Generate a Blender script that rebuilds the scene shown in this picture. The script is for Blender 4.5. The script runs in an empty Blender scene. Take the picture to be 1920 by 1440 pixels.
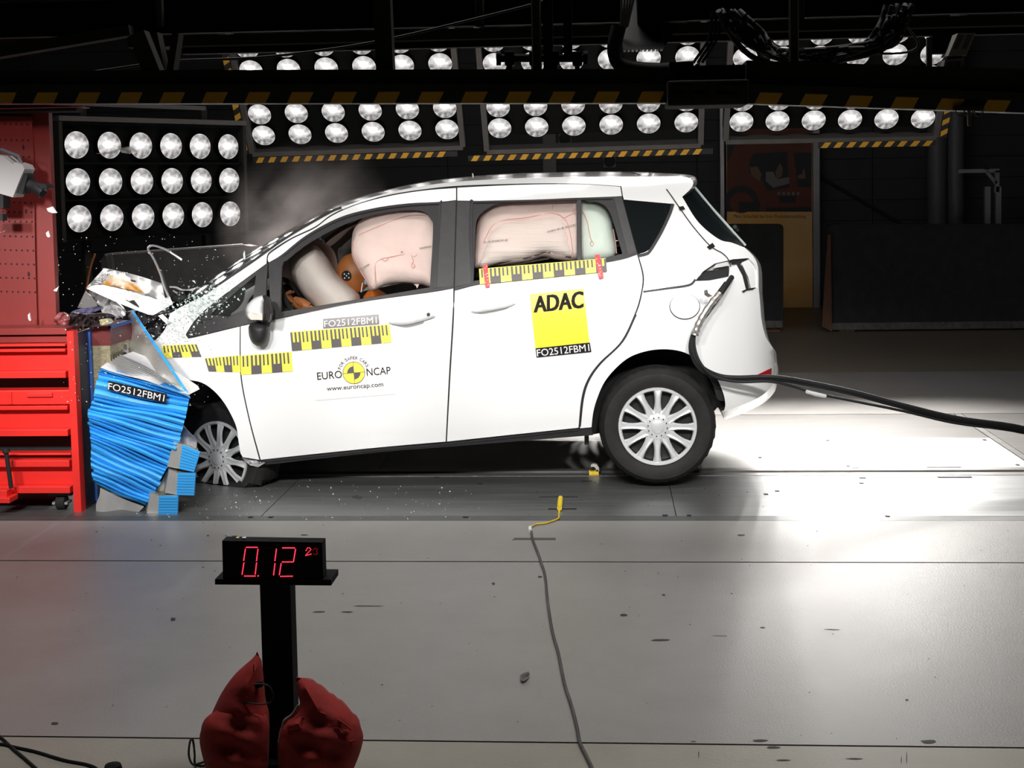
import bpy, bmesh, math, random
from math import sin, cos, pi, radians, sqrt, atan2
from mathutils import Vector, Matrix
from mathutils.geometry import delaunay_2d_cdt

random.seed(7)
scene = bpy.context.scene
COL = scene.collection

# ------------------------------------------------------------------ camera
F = 2500.0
SHIFT = -0.11672
CX, CY = 960.0, 720.0 + SHIFT * 1920
CAMH = 1.62
ROT = Matrix.Rotation(radians(3.944), 3, 'Z') @ Matrix.Rotation(pi / 2 - radians(3.5), 3, 'X') @ Matrix.Rotation(radians(-1.0), 3, 'Z')
cam_data = bpy.data.cameras.new('camera')
cam_data.sensor_fit = 'HORIZONTAL'
cam_data.sensor_width = 36.0
cam_data.lens = F / 1920 * 36.0
cam_data.shift_y = SHIFT
cam_data.clip_end = 200
cam = bpy.data.objects.new('camera', cam_data)
COL.objects.link(cam)
cam.matrix_world = Matrix.Translation((0, 0, CAMH)) @ ROT.to_4x4()
scene.camera = cam

# ------------------------------------------------------------------ world, lights, exposure
world = bpy.data.worlds.new('world')
scene.world = world
world.use_nodes = True
world.node_tree.nodes['Background'].inputs[0].default_value = (0.9, 0.95, 1.0, 1)
world.node_tree.nodes['Background'].inputs[1].default_value = 0.045
scene.view_settings.view_transform = 'Standard'
scene.view_settings.look = 'None'
scene.view_settings.exposure = 0.0
scene.view_settings.gamma = 1.0
scene.view_settings.use_curve_mapping = False

FAR_LAMP_W = 56.0     # each lamp of the overhead banks behind the car
LEFT_LAMP_W = 6.5    # each lamp of the bank beside the barrier
NEAR_W = 250.0        # each lamp group above the camera-side beam


def aim(o, target):
    d = Vector(target) - o.location
    o.rotation_euler = d.to_track_quat('-Z', 'Y').to_euler()


# camera-side flood lamps, hung above the near hazard-striped beam and out of frame, facing the car
for nx in (-3.4, -2.75, -2.0, -1.25, -0.5, 0.25, 0.85):
    ld = bpy.data.lights.new('near_flood', 'SPOT')
    ld.energy = NEAR_W
    ld.color = (1.0, 0.985, 0.96)
    ld.spot_size = radians(40)
    ld.spot_blend = 0.75
    ld.shadow_soft_size = 0.12
    lo = bpy.data.objects.new('near_flood_light', ld)
    COL.objects.link(lo)
    lo.location = (nx, 3.62, 2.22)
    aim(lo, (nx, 6.95, 0.66))


# hall ceiling lamps above and behind the camera
ld = bpy.data.lights.new('ceiling_lamp', 'AREA')
ld.shape = 'RECTANGLE'
ld.size = 6.0
ld.size_y = 1.2
ld.energy = 200.0
ld.color = (1.0, 0.97, 0.94)
lo = bpy.data.objects.new('ceiling_lamp_light', ld)
COL.objects.link(lo)
lo.location = (0.3, 4.5, 5.5)
lo.rotation_euler = (radians(0), 0, 0)


# ------------------------------------------------------------------ pixel helpers (photo frame 1920x1440)
ORI = Vector((0, 0, CAMH))


def ray(px, py):
    return ROT @ Vector(((px - CX) / F, -(py - CY) / F, -1.0))


def P(px, py, Y):
    d = ray(px, py)
    return ORI + d * (Y / d.y)


def G(px, py, z=0.0):
    d = ray(px, py)
    return ORI + d * ((z - CAMH) / d.z)


def yfloor(py):
    return G(960, py).y


# ------------------------------------------------------------------ materials
MATS = {}


def mat(name, col, rough=0.5, metal=0.0, noise=0.0, nscale=8.0, bump=0.0, bscale=60.0, spec=0.5,
        coat=0.0, stretch=(1, 1, 1), alpha_mix=None, emit=None, estr=0.0, rvar=0.0, sss=0.0, col2=None, aniso=False):
    if name in MATS:
        return MATS[name]
    m = bpy.data.materials.new(name)
    m.use_nodes = True
    nt = m.node_tree
    b = nt.nodes['Principled BSDF']
    b.inputs['Base Color'].default_value = (*col, 1)
    b.inputs['Roughness'].default_value = rough
    b.inputs['Metallic'].default_value = metal
    b.inputs['Specular IOR Level'].default_value = spec
    b.inputs['Coat Weight'].default_value = coat
    b.inputs['Coat Roughness'].default_value = 0.05
    tc = nt.nodes.new('ShaderNodeTexCoord')
    mp = nt.nodes.new('ShaderNodeMapping')
    mp.inputs['Scale'].default_value = stretch
    nt.links.new(tc.outputs['Object'], mp.inputs['Vector'])
    if noise > 0 or rvar > 0 or col2:
        n = nt.nodes.new('ShaderNodeTexNoise')
        n.inputs['Scale'].default_value = nscale
        n.inputs['Detail'].default_value = 8
        n.inputs['Roughness'].default_value = 0.65
        nt.links.new(mp.outputs[0], n.inputs['Vector'])
        if noise > 0 or col2:
            r = nt.nodes.new('ShaderNodeValToRGB')
            c2 = col2 or tuple(min(1, c * (1 + noise)) for c in col)
            c1 = col if col2 else tuple(c * (1 - noise) for c in col)
            r.color_ramp.elements[0].position = 0.32
            r.color_ramp.elements[1].position = 0.68
            r.color_ramp.elements[0].color = (*c1, 1)
            r.color_ramp.elements[1].color = (*c2, 1)
            nt.links.new(n.outputs[0], r.inputs[0])
            nt.links.new(r.outputs[0], b.inputs['Base Color'])
        if rvar > 0:
            mr = nt.nodes.new('ShaderNodeMapRange')
            mr.inputs[3].default_value = max(0.02, rough - rvar)
            mr.inputs[4].default_value = min(1, rough + rvar)
            nt.links.new(n.outputs[0], mr.inputs[0])
            nt.links.new(mr.outputs[0], b.inputs['Roughness'])
    if bump > 0:
        n2 = nt.nodes.new('ShaderNodeTexNoise')
        n2.inputs['Scale'].default_value = bscale
        n2.inputs['Detail'].default_value = 5
        nt.links.new(mp.outputs[0], n2.inputs['Vector'])
        bp = nt.nodes.new('ShaderNodeBump')
        bp.inputs['Strength'].default_value = bump
        bp.inputs['Distance'].default_value = 0.01
        nt.links.new(n2.outputs[0], bp.inputs['Height'])
        nt.links.new(bp.outputs[0], b.inputs['Normal'])
    if emit:
        b.inputs['Emission Color'].default_value = (*emit, 1)
        b.inputs['Emission Strength'].default_value = estr
    if sss:
        b.inputs['Subsurface Weight'].default_value = sss
        b.inputs['Subsurface Radius'].default_value = (0.05, 0.03, 0.02)
    MATS[name] = m
    return m


def glass_mat(name, tint, trans, rough=0.0):
    """thin pane: mix of tinted transparency and mirror reflection"""
    m = bpy.data.materials.new(name)
    m.use_nodes = True
    nt = m.node_tree
    nt.nodes.clear()
    out = nt.nodes.new('ShaderNodeOutputMaterial')
    t = nt.nodes.new('ShaderNodeBsdfTransparent')
    t.inputs[0].default_value = (*[c * trans for c in tint], 1)
    g = nt.nodes.new('ShaderNodeBsdfGlossy')
    g.inputs['Roughness'].default_value = 0.03 + rough
    fr = nt.nodes.new('ShaderNodeFresnel')
    fr.inputs[0].default_value = 1.45
    mx = nt.nodes.new('ShaderNodeMixShader')
    nt.links.new(fr.outputs[0], mx.inputs[0])
    nt.links.new(t.outputs[0], mx.inputs[1])
    nt.links.new(g.outputs[0], mx.inputs[2])
    nt.links.new(mx.outputs[0], out.inputs[0])
    return m


PAINT = mat('white_car_paint', (0.86, 0.86, 0.855), 0.22, coat=0.6)
BLACKPL = mat('black_trim_plastic', (0.022, 0.021, 0.022), 0.5, noise=0.15, nscale=40, spec=0.35)
GREYTRIM = mat('dark_grey_pillar_film', (0.050, 0.047, 0.049), 0.5, spec=0.3, noise=0.1, nscale=20)
RUBBER = mat('tyre_rubber', (0.016, 0.015, 0.015), 0.7, noise=0.25, nscale=14, bump=0.15, bscale=120, spec=0.3)
SILVER = mat('silver_hubcap_paint', (0.66, 0.67, 0.68), 0.32, metal=0.3, noise=0.04)
STEELDK = mat('dark_wheel_steel', (0.03, 0.03, 0.032), 0.4, metal=0.4)
DARK = mat('matt_black', (0.012, 0.012, 0.013), 0.7, noise=0.2)
INTERIOR = mat('charcoal_interior_fabric', (0.02, 0.02, 0.022), 0.85, noise=0.2, nscale=60)
UNDER = mat('underbody_black', (0.012, 0.012, 0.012), 0.75, noise=0.3)
CHROME = mat('crumpled_bare_metal', (0.62, 0.61, 0.62), 0.2, metal=0.6, noise=0.1)
GRILLE = mat('dark_bumper_plastic', (0.03, 0.02, 0.022), 0.25, noise=0.3)
YELLOW = mat('yellow_print', (0.95, 0.76, 0.02), 0.45)
YELLOW2 = mat('lemon_yellow_print', (0.98, 0.86, 0.10), 0.4)
BLACKPR = mat('black_print', (0.012, 0.010, 0.010), 0.6, spec=0.15)
GREYPR = mat('warm_grey_ink', (0.10, 0.09, 0.09), 0.5)
WHITEPR = mat('white_print', (0.9, 0.9, 0.9), 0.5)
REDTAPE = mat('red_adhesive_tape', (0.75, 0.03, 0.03), 0.45)
REDLENS = mat('red_reflector_plastic', (0.45, 0.005, 0.01), 0.15, coat=0.5)
REDPAINT = mat('bright_red_enamel', (0.80, 0.028, 0.022), 0.38, noise=0.06, nscale=5)
REDPANEL = mat('dusty_red_steel', (0.24, 0.026, 0.023), 0.45, noise=0.14, nscale=3, stretch=(1, 1, 0.3))
NAVY = mat('navy_painted_steel', (0.02, 0.025, 0.045), 0.4, noise=0.3, nscale=12)
BLUE = mat('blue_adhesive_foil', (0.04, 0.37, 0.84), 0.4, noise=0.10, nscale=18, stretch=(0.3, 1, 4))
FOILWHITE = mat('crushed_white_foil', (0.85, 0.85, 0.85), 0.4, noise=0.05)
ALU = mat('aluminium_sheet', (0.72, 0.71, 0.68), 0.32, metal=0.7, noise=0.08, nscale=6)
HONEY = mat('aluminium_honeycomb', (0.33, 0.29, 0.19), 0.45, metal=0.5, noise=0.35, nscale=45, stretch=(1, 0.6, 3))
AIRPINK = mat('pink_airbag_fabric', (0.97, 0.70, 0.66), 0.8, noise=0.05, nscale=7, bump=0.9, bscale=9)
AIRWHITE = mat('off_white_airbag_fabric', (0.84, 0.70, 0.66), 0.8, noise=0.05, nscale=5, bump=0.6, bscale=8)
AIRGREEN = mat('pale_green_airbag_fabric', (0.86, 0.89, 0.82), 0.8, noise=0.05, nscale=6, bump=0.8, bscale=10)
PINKSEAM = mat('rose_seam_thread', (0.82, 0.46, 0.43), 0.8)
DUMMYSKIN = mat('tan_orange_dummy_vinyl', (0.40, 0.13, 0.035), 0.5, noise=0.12, nscale=9)
ORANGE = mat('orange_dummy_garment', (0.75, 0.19, 0.02), 0.7, noise=0.1)
LAMPBLACK = mat('black_lamp_housing', (0.006, 0.006, 0.006), 0.7, spec=0.08)
GREYFRAME = mat('grey_steel_section', (0.10, 0.093, 0.09), 0.6, noise=0.1, spec=0.25)
BEAMDK = mat('dark_grey_beam_paint', (0.035, 0.034, 0.03), 0.8, noise=0.2, nscale=3, spec=0.1)
HAZY = mat('hazard_yellow', (0.72, 0.38, 0.03), 0.5, noise=0.08)
HAZB = mat('hazard_black', (0.02, 0.02, 0.022), 0.5)
CABLE = mat('black_cable_sheath', (0.020, 0.020, 0.021), 0.6, spec=0.25)
CABLEG = mat('grey_floor_cable', (0.06, 0.058, 0.055), 0.5)
YCABLE = mat('yellow_cable', (0.75, 0.55, 0.05), 0.5)
FABRICRED = mat('dark_red_canvas', (0.27, 0.014, 0.011), 0.85, noise=0.18, nscale=10, bump=0.9, bscale=6)
WOOD = mat('brown_timber', (0.11, 0.050, 0.024), 0.75, noise=0.3, nscale=6, stretch=(8, 1, 1))
BOARD = mat('black_absorber_board', (0.030, 0.029, 0.030), 0.7, spec=0.2, noise=0.25, nscale=9)
COLUMN = mat('grey_round_column_paint', (0.12, 0.12, 0.125), 0.5)
ALUPROF = mat('aluminium_profile', (0.42, 0.42, 0.43), 0.35, metal=0.6)
CAMGREY = mat('light_grey_camera_body', (0.50, 0.47, 0.48), 0.45)
SIDEGLASS = glass_mat('clear_window_glass', (0.97, 0.99, 0.98), 0.97)
DARKGLASS = mat('privacy_glass', (0.008, 0.010, 0.011), 0.04, spec=0.5)
TAILGLASS = mat('tailgate_dark_glass', (0.006, 0.009, 0.010), 0.6, spec=0.02)
SHIELDGLASS = mat('windshield_dark_glass', (0.02, 0.025, 0.03), 0.06, spec=0.8)
SHARD = mat('broken_glass_shards', (0.62, 0.75, 0.72), 0.12, spec=0.9)
CLEARPL = mat('clear_plastic_film', (0.55, 0.54, 0.53), 0.25)
CLEARPL.node_tree.nodes['Principled BSDF'].inputs['Alpha'].default_value = 0.45


# ------------------------------------------------------------------ object helpers
def tag(o, label=None, cat=None, group=None, kind=None):
    if label: o['label'] = label
    if cat: o['category'] = cat
    if group: o['group'] = group
    if kind: o['kind'] = kind
    return o


def link(o, parent=None):
    COL.objects.link(o)
    if parent is not None:
        o.parent = parent
        pm = parent.matrix_world_local if hasattr(parent, 'matrix_world_local') else None
    return o


WM = {}


def empty(name, loc, label, cat, group=None, mtx=None):
    o = bpy.data.objects.new(name, None)
    o.empty_display_size = 0.1
    COL.objects.link(o)
    M = mtx.copy() if mtx is not None else Matrix.Translation(loc)
    o.matrix_world = M
    WM[o.name] = M
    tag(o, label, cat, group)
    return o


def mesh_obj(name, verts, faces, m, parent=None, smooth=None, fix=True, local=False):
    """verts in world space; they are moved into the parent's space unless local"""
    me = bpy.data.meshes.new(name)
    me.from_pydata([tuple(v) for v in verts], [], faces)
    if fix:
        bm = bmesh.new()
        bm.from_mesh(me)
        bmesh.ops.recalc_face_normals(bm, faces=bm.faces)
        bm.to_mesh(me)
        bm.free()
    if parent is not None and not local:
        me.transform(WM[parent.name].inverted())
    me.materials.append(m)
    if smooth is not None:
        me.polygons.foreach_set('use_smooth', [True] * len(me.polygons))
        me.set_sharp_from_angle(angle=radians(smooth))
    me.update()
    o = bpy.data.objects.new(name, me)
    COL.objects.link(o)
    if parent is not None:
        o.parent = parent
        WM[o.name] = WM[parent.name]
    else:
        WM[o.name] = Matrix.Identity(4)
    return o


def recenter(o):
    """put a top-level mesh's origin at its base"""
    me = o.data
    xs = [v.co for v in me.vertices]
    c = Vector(((min(v.x for v in xs) + max(v.x for v in xs)) / 2, (min(v.y for v in xs) + max(v.y for v in xs)) / 2, min(v.z for v in xs)))
    me.transform(Matrix.Translation(-c))
    o.location = c
    WM[o.name] = Matrix.Translation(c)
    return o


class MB:
    def __init__(s):
        s.v, s.f = [], []

    def add(s, vs, fs):
        k = len(s.v)
        s.v += [Vector(v) for v in vs]
        s.f += [[i + k for i in f] for f in fs]
        return s

    def box(s, a, b, M=None, bev=0.0):
        x0, y0, z0 = a
        x1, y1, z1 = b
        if bev > 0:
            bm = bmesh.new()
            bmesh.ops.create_cube(bm, size=1)
            for v in bm.verts:
                v.co = Vector((x0 + (v.co.x + .5) * (x1 - x0), y0 + (v.co.y + .5) * (y1 - y0), z0 + (v.co.z + .5) * (z1 - z0)))
            bmesh.ops.bevel(bm, geom=bm.edges[:], offset=bev, segments=2, affect='EDGES', profile=0.5)
            bm.verts.index_update()
            vs = [v.co.copy() for v in bm.verts]
            fs = [[v.index for v in f.verts] for f in bm.faces]
            bm.free()
        else:
            vs = [Vector(p) for p in ((x0, y0, z0), (x1, y0, z0), (x1, y1, z0), (x0, y1, z0), (x0, y0, z1), (x1, y0, z1), (x1, y1, z1), (x0, y1, z1))]
            fs = [(0, 3, 2, 1), (4, 5, 6, 7), (0, 1, 5, 4), (1, 2, 6, 5), (2, 3, 7, 6), (3, 0, 4, 7)]
        if M is not None:
            vs = [M @ v for v in vs]
        return s.add(vs, fs)

    def tube(s, pts, r, n=8, caps=True):
        pts = [Vector(p) for p in pts]
        rings = []
        up = None
        for i, p in enumerate(pts):
            t = (pts[min(i + 1, len(pts) - 1)] - pts[max(i - 1, 0)])
            if t.length < 1e-9: t = Vector((0, 0, 1))
            t.normalize()
            if up is None:
                up = Vector((0, 0, 1)) if abs(t.z) < 0.9 else Vector((0, 1, 0))
            a = (up - t * up.dot(t))
            if a.length < 1e-6: a = t.orthogonal()
            a.normalize()
            b = t.cross(a)
            up = a
            rr = r[i] if isinstance(r, (list, tuple)) else r
            rings.append([p + (a * cos(2 * pi * k / n) + b * sin(2 * pi * k / n)) * rr for k in range(n)])
        vs = [v for ring in rings for v in ring]
        fs = []
        for i in range(len(rings) - 1):
            for k in range(n):
                fs.append((i * n + k, i * n + (k + 1) % n, (i + 1) * n + (k + 1) % n, (i + 1) * n + k))
        if caps:
            fs.append(tuple(range(n))[::-1])
            fs.append(tuple((len(rings) - 1) * n + k for k in range(n)))
        return s.add(vs, fs)

    def cyl(s, a, b, r, n=16):
        return s.tube([a, b], r, n)

    def lathe(s, prof, n=32, M=None, closed=False, a0=0.0):
        """prof = [(radius, axial)], axis = local Y"""
        vs, fs = [], []
        m = len(prof)
        for k in range(n):
            a = 2 * pi * k / n + a0
            for (r, y) in prof:
                v = Vector((r * cos(a), y, r * sin(a)))
                vs.append(M @ v if M is not None else v)
        for k in range(n):
            k2 = (k + 1) % n
            for j in range(m if closed else m - 1):
                j2 = (j + 1) % m
                fs.append((k * m + j, k * m + j2, k2 * m + j2, k2 * m + j))
        return s.add(vs, fs)

    def loft(s, rows, closed_u=False):
        n = len(rows[0])
        vs = [v for r in rows for v in r]
        fs = []
        for i in range(len(rows) - 1):
            for k in range(n - 1 + (1 if closed_u else 0)):
                k2 = (k + 1) % n
                fs.append((i * n + k, i * n + k2, (i + 1) * n + k2, (i + 1) * n + k))
        return s.add(vs, fs)

    def prism(s, poly, f0, f1):
        """poly 2-D outline, mapped by f0 (front) and f1 (back)"""
        n = len(poly)
        vs = [f0(*p) for p in poly] + [f1(*p) for p in poly]
        fs = [tuple(range(n)), tuple(range(n, 2 * n))[::-1]] + [(i, (i + 1) % n, n + (i + 1) % n, n + i) for i in range(n)]
        return s.add(vs, fs)

    def build(s, name, m, parent=None, smooth=None, fix=True, local=False):
        return mesh_obj(name, s.v, s.f, m, parent, smooth, fix, local)


def pbox_dims(x0, y0, x1, y1, Y0, Y1):
    a = P(x0, (y0 + y1) / 2, Y0)
    b = P(x1, (y0 + y1) / 2, Y0)
    c = P((x0 + x1) / 2, y0, Y0)
    d = P((x0 + x1) / 2, y1, Y0)
    return (a.x, Y0, d.z), (b.x, Y1, c.z)


def pbox(name, x0, y0, x1, y1, Y0, Y1, m, parent=None, bev=0.0, smooth=None):
    a, b = pbox_dims(x0, y0, x1, y1, Y0, Y1)
    return MB().box(a, b, bev=bev).build(name, m, parent, smooth)


def spline(pts, n=6, closed=False):
    """Catmull-Rom through 2-D or 3-D points; for closed 2-D outlines a third value 1 marks a corner"""
    def cr(p0, p1, p2, p3, t):
        return tuple(0.5 * ((2 * b) + (-a + c) * t + (2 * a - 5 * b + 4 * c - d) * t * t + (-a + 3 * b - 3 * c + d) * t ** 3) for a, b, c, d in zip(p0, p1, p2, p3))
    if not closed:
        pts = [tuple(p) for p in pts]
        out = []
        for i in range(len(pts) - 1):
            p1, p2 = pts[i], pts[i + 1]
            p0 = pts[i - 1] if i else tuple(2 * a - b for a, b in zip(p1, p2))
            p3 = pts[i + 2] if i + 2 < len(pts) else tuple(2 * b - a for a, b in zip(p1, p2))
            for k in range(n):
                out.append(cr(p0, p1, p2, p3, k / n))
        out.append(pts[-1])
        return out
    N = len(pts)
    corner = [len(p) > 2 and p[2] for p in pts]
    q = [(p[0], p[1]) for p in pts]
    out = []
    for i in range(N):
        p1, p2 = q[i], q[(i + 1) % N]
        L = sqrt((p1[0] - p2[0]) ** 2 + (p1[1] - p2[1]) ** 2)
        p0 = q[i - 1] if not corner[i] else tuple(2 * a - b for a, b in zip(p1, p2))
        p3 = q[(i + 2) % N] if not corner[(i + 1) % N] else tuple(2 * b - a for a, b in zip(p1, p2))
        k = max(1, min(n * 2, int(L / 5)))
        for j in range(k):
            out.append(cr(p0, p1, p2, p3, j / k))
    return out


def inpoly(x, y, poly):
    c = False
    j = len(poly) - 1
    for i in range(len(poly)):
        xi, yi = poly[i]
        xj, yj = poly[j]
        if (yi > y) != (yj > y) and x < (xj - xi) * (y - yi) / (yj - yi) + xi:
            c = not c
        j = i
    return c


def segdist(x, y, loops):
    best = 1e18
    for L in loops:
        j = len(L) - 1
        for i in range(len(L)):
            ax, ay = L[j]
            bx, by = L[i]
            dx, dy = bx - ax, by - ay
            l2 = dx * dx + dy * dy
            t = 0 if l2 == 0 else max(0, min(1, ((x - ax) * dx + (y - ay) * dy) / l2))
            d = (x - ax - t * dx) ** 2 + (y - ay - t * dy) ** 2
            if d < best: best = d
            j = i
    return sqrt(best)


def triang(outer, holes=(), step=12):
    loops = [outer] + list(holes)
    vs, es = [], []
    for L in loops:
        k = len(vs)
        vs += [Vector(p) for p in L]
        es += [(k + i, k + (i + 1) % len(L)) for i in range(len(L))]
    x0, x1 = min(p[0] for p in outer), max(p[0] for p in outer)
    y0, y1 = min(p[1] for p in outer), max(p[1] for p in outer)
    y = y0 + step * .5
    row = 0
    while y < y1:
        x = x0 + step * (.5 if row % 2 else 1.0)
        while x < x1:
            if inpoly(x, y, outer) and not any(inpoly(x, y, h) for h in holes) and segdist(x, y, loops) > step * .45:
                vs.append(Vector((x, y)))
            x += step
        y += step * .87
        row += 1
    ov, oe, of, *_ = delaunay_2d_cdt(vs, es, [], 0, 1e-5)
    tris = []
    for f in of:
        cx = sum(ov[i].x for i in f) / len(f)
        cy = sum(ov[i].y for i in f) / len(f)
        if inpoly(cx, cy, outer) and not any(inpoly(cx, cy, h) for h in holes):
            tris.append(list(f))
    return [(v.x, v.y) for v in ov], tris


def solid(name, outer, f, m, parent=None, thick=0.004, step=12, holes=(), back=None, smooth=35):
    v2, tris = triang(outer, holes, step)
    n = len(v2)
    fr = [f(x, y) for x, y in v2]
    bk = [back(x, y) for x, y in v2] if back else [p + Vector((0, thick, 0)) for p in fr]
    cnt = {}
    for t in tris:
        for a, b in zip(t, t[1:] + t[:1]):
            cnt.setdefault((min(a, b), max(a, b)), []).append((a, b))
    fs = [list(t) for t in tris] + [[i + n for i in t[::-1]] for t in tris]
    for e, l in cnt.items():
        if len(l) == 1:
            a, b = l[0]
            fs.append([b, a, a + n, b + n])
    used = sorted({i for q in fs for i in q})
    mp = {o: k for k, o in enumerate(used)}
    allv = fr + bk
    return mesh_obj(name, [allv[i] for i in used], [[mp[i] for i in q] for q in fs], m, parent, smooth)


def pillow(name, outer, fY, thick, m, parent=None, step=10, R=None, wave=0.0, smooth=60, flatback=False):
    """inflated bag: outline in pixels, centre surface at depth fY(px,py), half thickness thick"""
    v2, tris = triang(outer, (), step)
    n = len(v2)
    ds = [segdist(x, y, [outer]) for x, y in v2]
    R = R or max(ds)
    fr, bk = [], []
    for (x, y), d in zip(v2, ds):
        q = 1 - min(1, d / R)
        b = thick * sqrt(max(0, 1 - q * q))
        if d < 0.01: b = 0.0
        w = wave * (sin(x * .09 + y * .05) + sin(y * .13 - x * .04)) * min(1, d / R)
        Y = fY(x, y)
        fr.append(P(x, y, Y - b + w))
        pb = P(x, y, Y)
        bk.append(pb + Vector((0, 0.004 + (b * (0.3 if flatback else 1)), 0)))
    cnt = {}
    for t in tris:
        for a, b in zip(t, t[1:] + t[:1]):
            cnt.setdefault((min(a, b), max(a, b)), []).append((a, b))
    fs = [list(t) for t in tris] + [[i + n for i in t[::-1]] for t in tris]
    for e, l in cnt.items():
        if len(l) == 1:
            a, b = l[0]
            fs.append([b, a, a + n, b + n])
    used = sorted({i for q in fs for i in q})
    mp = {o: k for k, o in enumerate(used)}
    allv = fr + bk
    return mesh_obj(name, [allv[i] for i in used], [[mp[i] for i in q] for q in fs], m, parent, smooth)


_tc = {}


def text_geo(s, bold=0.0):
    key = (s, bold)
    if key in _tc: return _tc[key]
    cu = bpy.data.curves.new('tmp_text', 'FONT')
    cu.body = s
    cu.resolution_u = 3
    cu.offset = bold
    o = bpy.data.objects.new('tmp_text', cu)
    COL.objects.link(o)
    dg = bpy.context.evaluated_depsgraph_get()
    dg.update()
    me = o.evaluated_get(dg).to_mesh()
    vs = [(v.co.x, v.co.y) for v in me.vertices]
    fs = [list(p.vertices) for p in me.polygons]
    o.evaluated_get(dg).to_mesh_clear()
    bpy.data.objects.remove(o)
    bpy.data.curves.remove(cu)
    x0, x1 = min(v[0] for v in vs), max(v[0] for v in vs)
    y0, y1 = min(v[1] for v in vs), max(v[1] for v in vs)
    vs = [((x - x0) / (x1 - x0), (y - y0) / (y1 - y0)) for x, y in vs]
    _tc[key] = (vs, fs, (x1 - x0) / (y1 - y0))
    return _tc[key]


def quadmap(q):
    """q = top-left, top-right, bottom-right, bottom-left; u right, v up"""
    tl, tr, br, bl = q

    def f(u, v):
        x = (bl[0] * (1 - u) + br[0] * u) * (1 - v) + (tl[0] * (1 - u) + tr[0] * u) * v
        y = (bl[1] * (1 - u) + br[1] * u) * (1 - v) + (tl[1] * (1 - u) + tr[1] * u) * v
        return x, y
    return f


def text_on(name, s, q, surf, off, m, parent, bold=0.0):
    vs, fs, _ = text_geo(s, 0.0)
    qm = quadmap(q)
    mb = MB()
    sh = [(0, 0)] if bold <= 0 else [(a * bold, b * bold * 1.2) for a in (-1, -.5, 0, .5, 1) for b in (-1, 0, 1)]
    for k, (du, dv_) in enumerate(sh):
        mb.add([surf(*qm(u + du, v + dv_), off + k * 2e-5) for u, v in vs], fs)
    return mesh_obj(name, mb.v, mb.f, m, parent, fix=False)


def quad_on(mb, qm, u0, v0, u1, v1, surf, off, nx=1, ny=1):
    rows = []
    for j in range(ny + 1):
        rows.append([surf(*qm(u0 + (u1 - u0) * i / nx, v0 + (v1 - v0) * j / ny), off) for i in range(nx + 1)])
    mb.loft(rows)


def decal(name, q, surf, off, m, parent, nx=12, ny=4, th=0.0008):
    qm = quadmap(q)
    rows, rows2 = [], []
    mb = MB()
    quad_on(mb, qm, 0, 0, 1, 1, surf, off, nx, ny)
    n = len(mb.v)
    o = mesh_obj(name, mb.v, mb.f, m, parent, fix=False)
    return o


def copy_tree(o, parent=None):
    c = o.copy()
    COL.objects.link(c)
    c.parent = parent
    WM[c.name] = WM[o.name]
    for ch in o.children:
        copy_tree(ch, c)
    return c

# ================================================================== SETTING
CONC_BEIGE = mat('pale_worn_concrete', (0.30, 0.285, 0.245), 0.5, noise=0.10, nscale=2.2, bump=0.10, bscale=90, rvar=0.08, spec=0.4)
CONC_GREY = mat('grey_coated_floor', (0.275, 0.264, 0.255), 0.43, noise=0.08, nscale=3.0, bump=0.14, bscale=140, rvar=0.06, spec=0.27)
CONC_FAR = mat('beige_hall_floor', (0.22, 0.19, 0.15), 0.42, noise=0.08, nscale=2.0, bump=0.05, bscale=80, rvar=0.05)
PLATE = mat('brushed_track_plate', (0.25, 0.255, 0.255), 0.42, metal=0.80, noise=0.16, nscale=3.5, stretch=(0.5, 6, 1), rvar=0.08, bump=0.04, bscale=40)
PLATEPALE = mat('pale_track_plate', (0.46, 0.455, 0.44), 0.48, metal=0.15, noise=0.10, nscale=3.5, stretch=(0.5, 6, 1), rvar=0.08)
CONC_MID = mat('mid_grey_concrete', (0.15, 0.143, 0.136), 0.5, spec=0.3, noise=0.12, nscale=4, stretch=(0.6, 3, 1), bump=0.1, bscale=110, rvar=0.06)
STRIPD = mat('dark_edge_strip', (0.07, 0.075, 0.075), 0.5, noise=0.2, nscale=10)
RAIL = mat('steel_rail', (0.36, 0.35, 0.34), 0.35, metal=0.8, noise=0.2, nscale=6, stretch=(0.4, 4, 1))
WALLM = mat('dark_wall_cladding', (0.034, 0.034, 0.036), 0.7, noise=0.08, nscale=4)
CEILM = mat('black_ceiling_paint', (0.012, 0.012, 0.013), 0.9)

XL, XR, YN, YB, ZC = -7.5, 7.0, -3.0, 17.2, 5.6
floor = MB().box((XL, YN, -0.30), (XR, YB, -0.02)).build('floor', mat('joint_filler_black', (0.015, 0.014, 0.014), 0.8))
tag(floor, 'floor of the test hall with grey slabs and steel track', kind='structure')


def slab(name, x0, x1, y0, y1, m, top=0.0, bottom=-0.02):
    return MB().box((x0, y0, bottom), (x1, y1, top)).build(name, m, floor)


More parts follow.
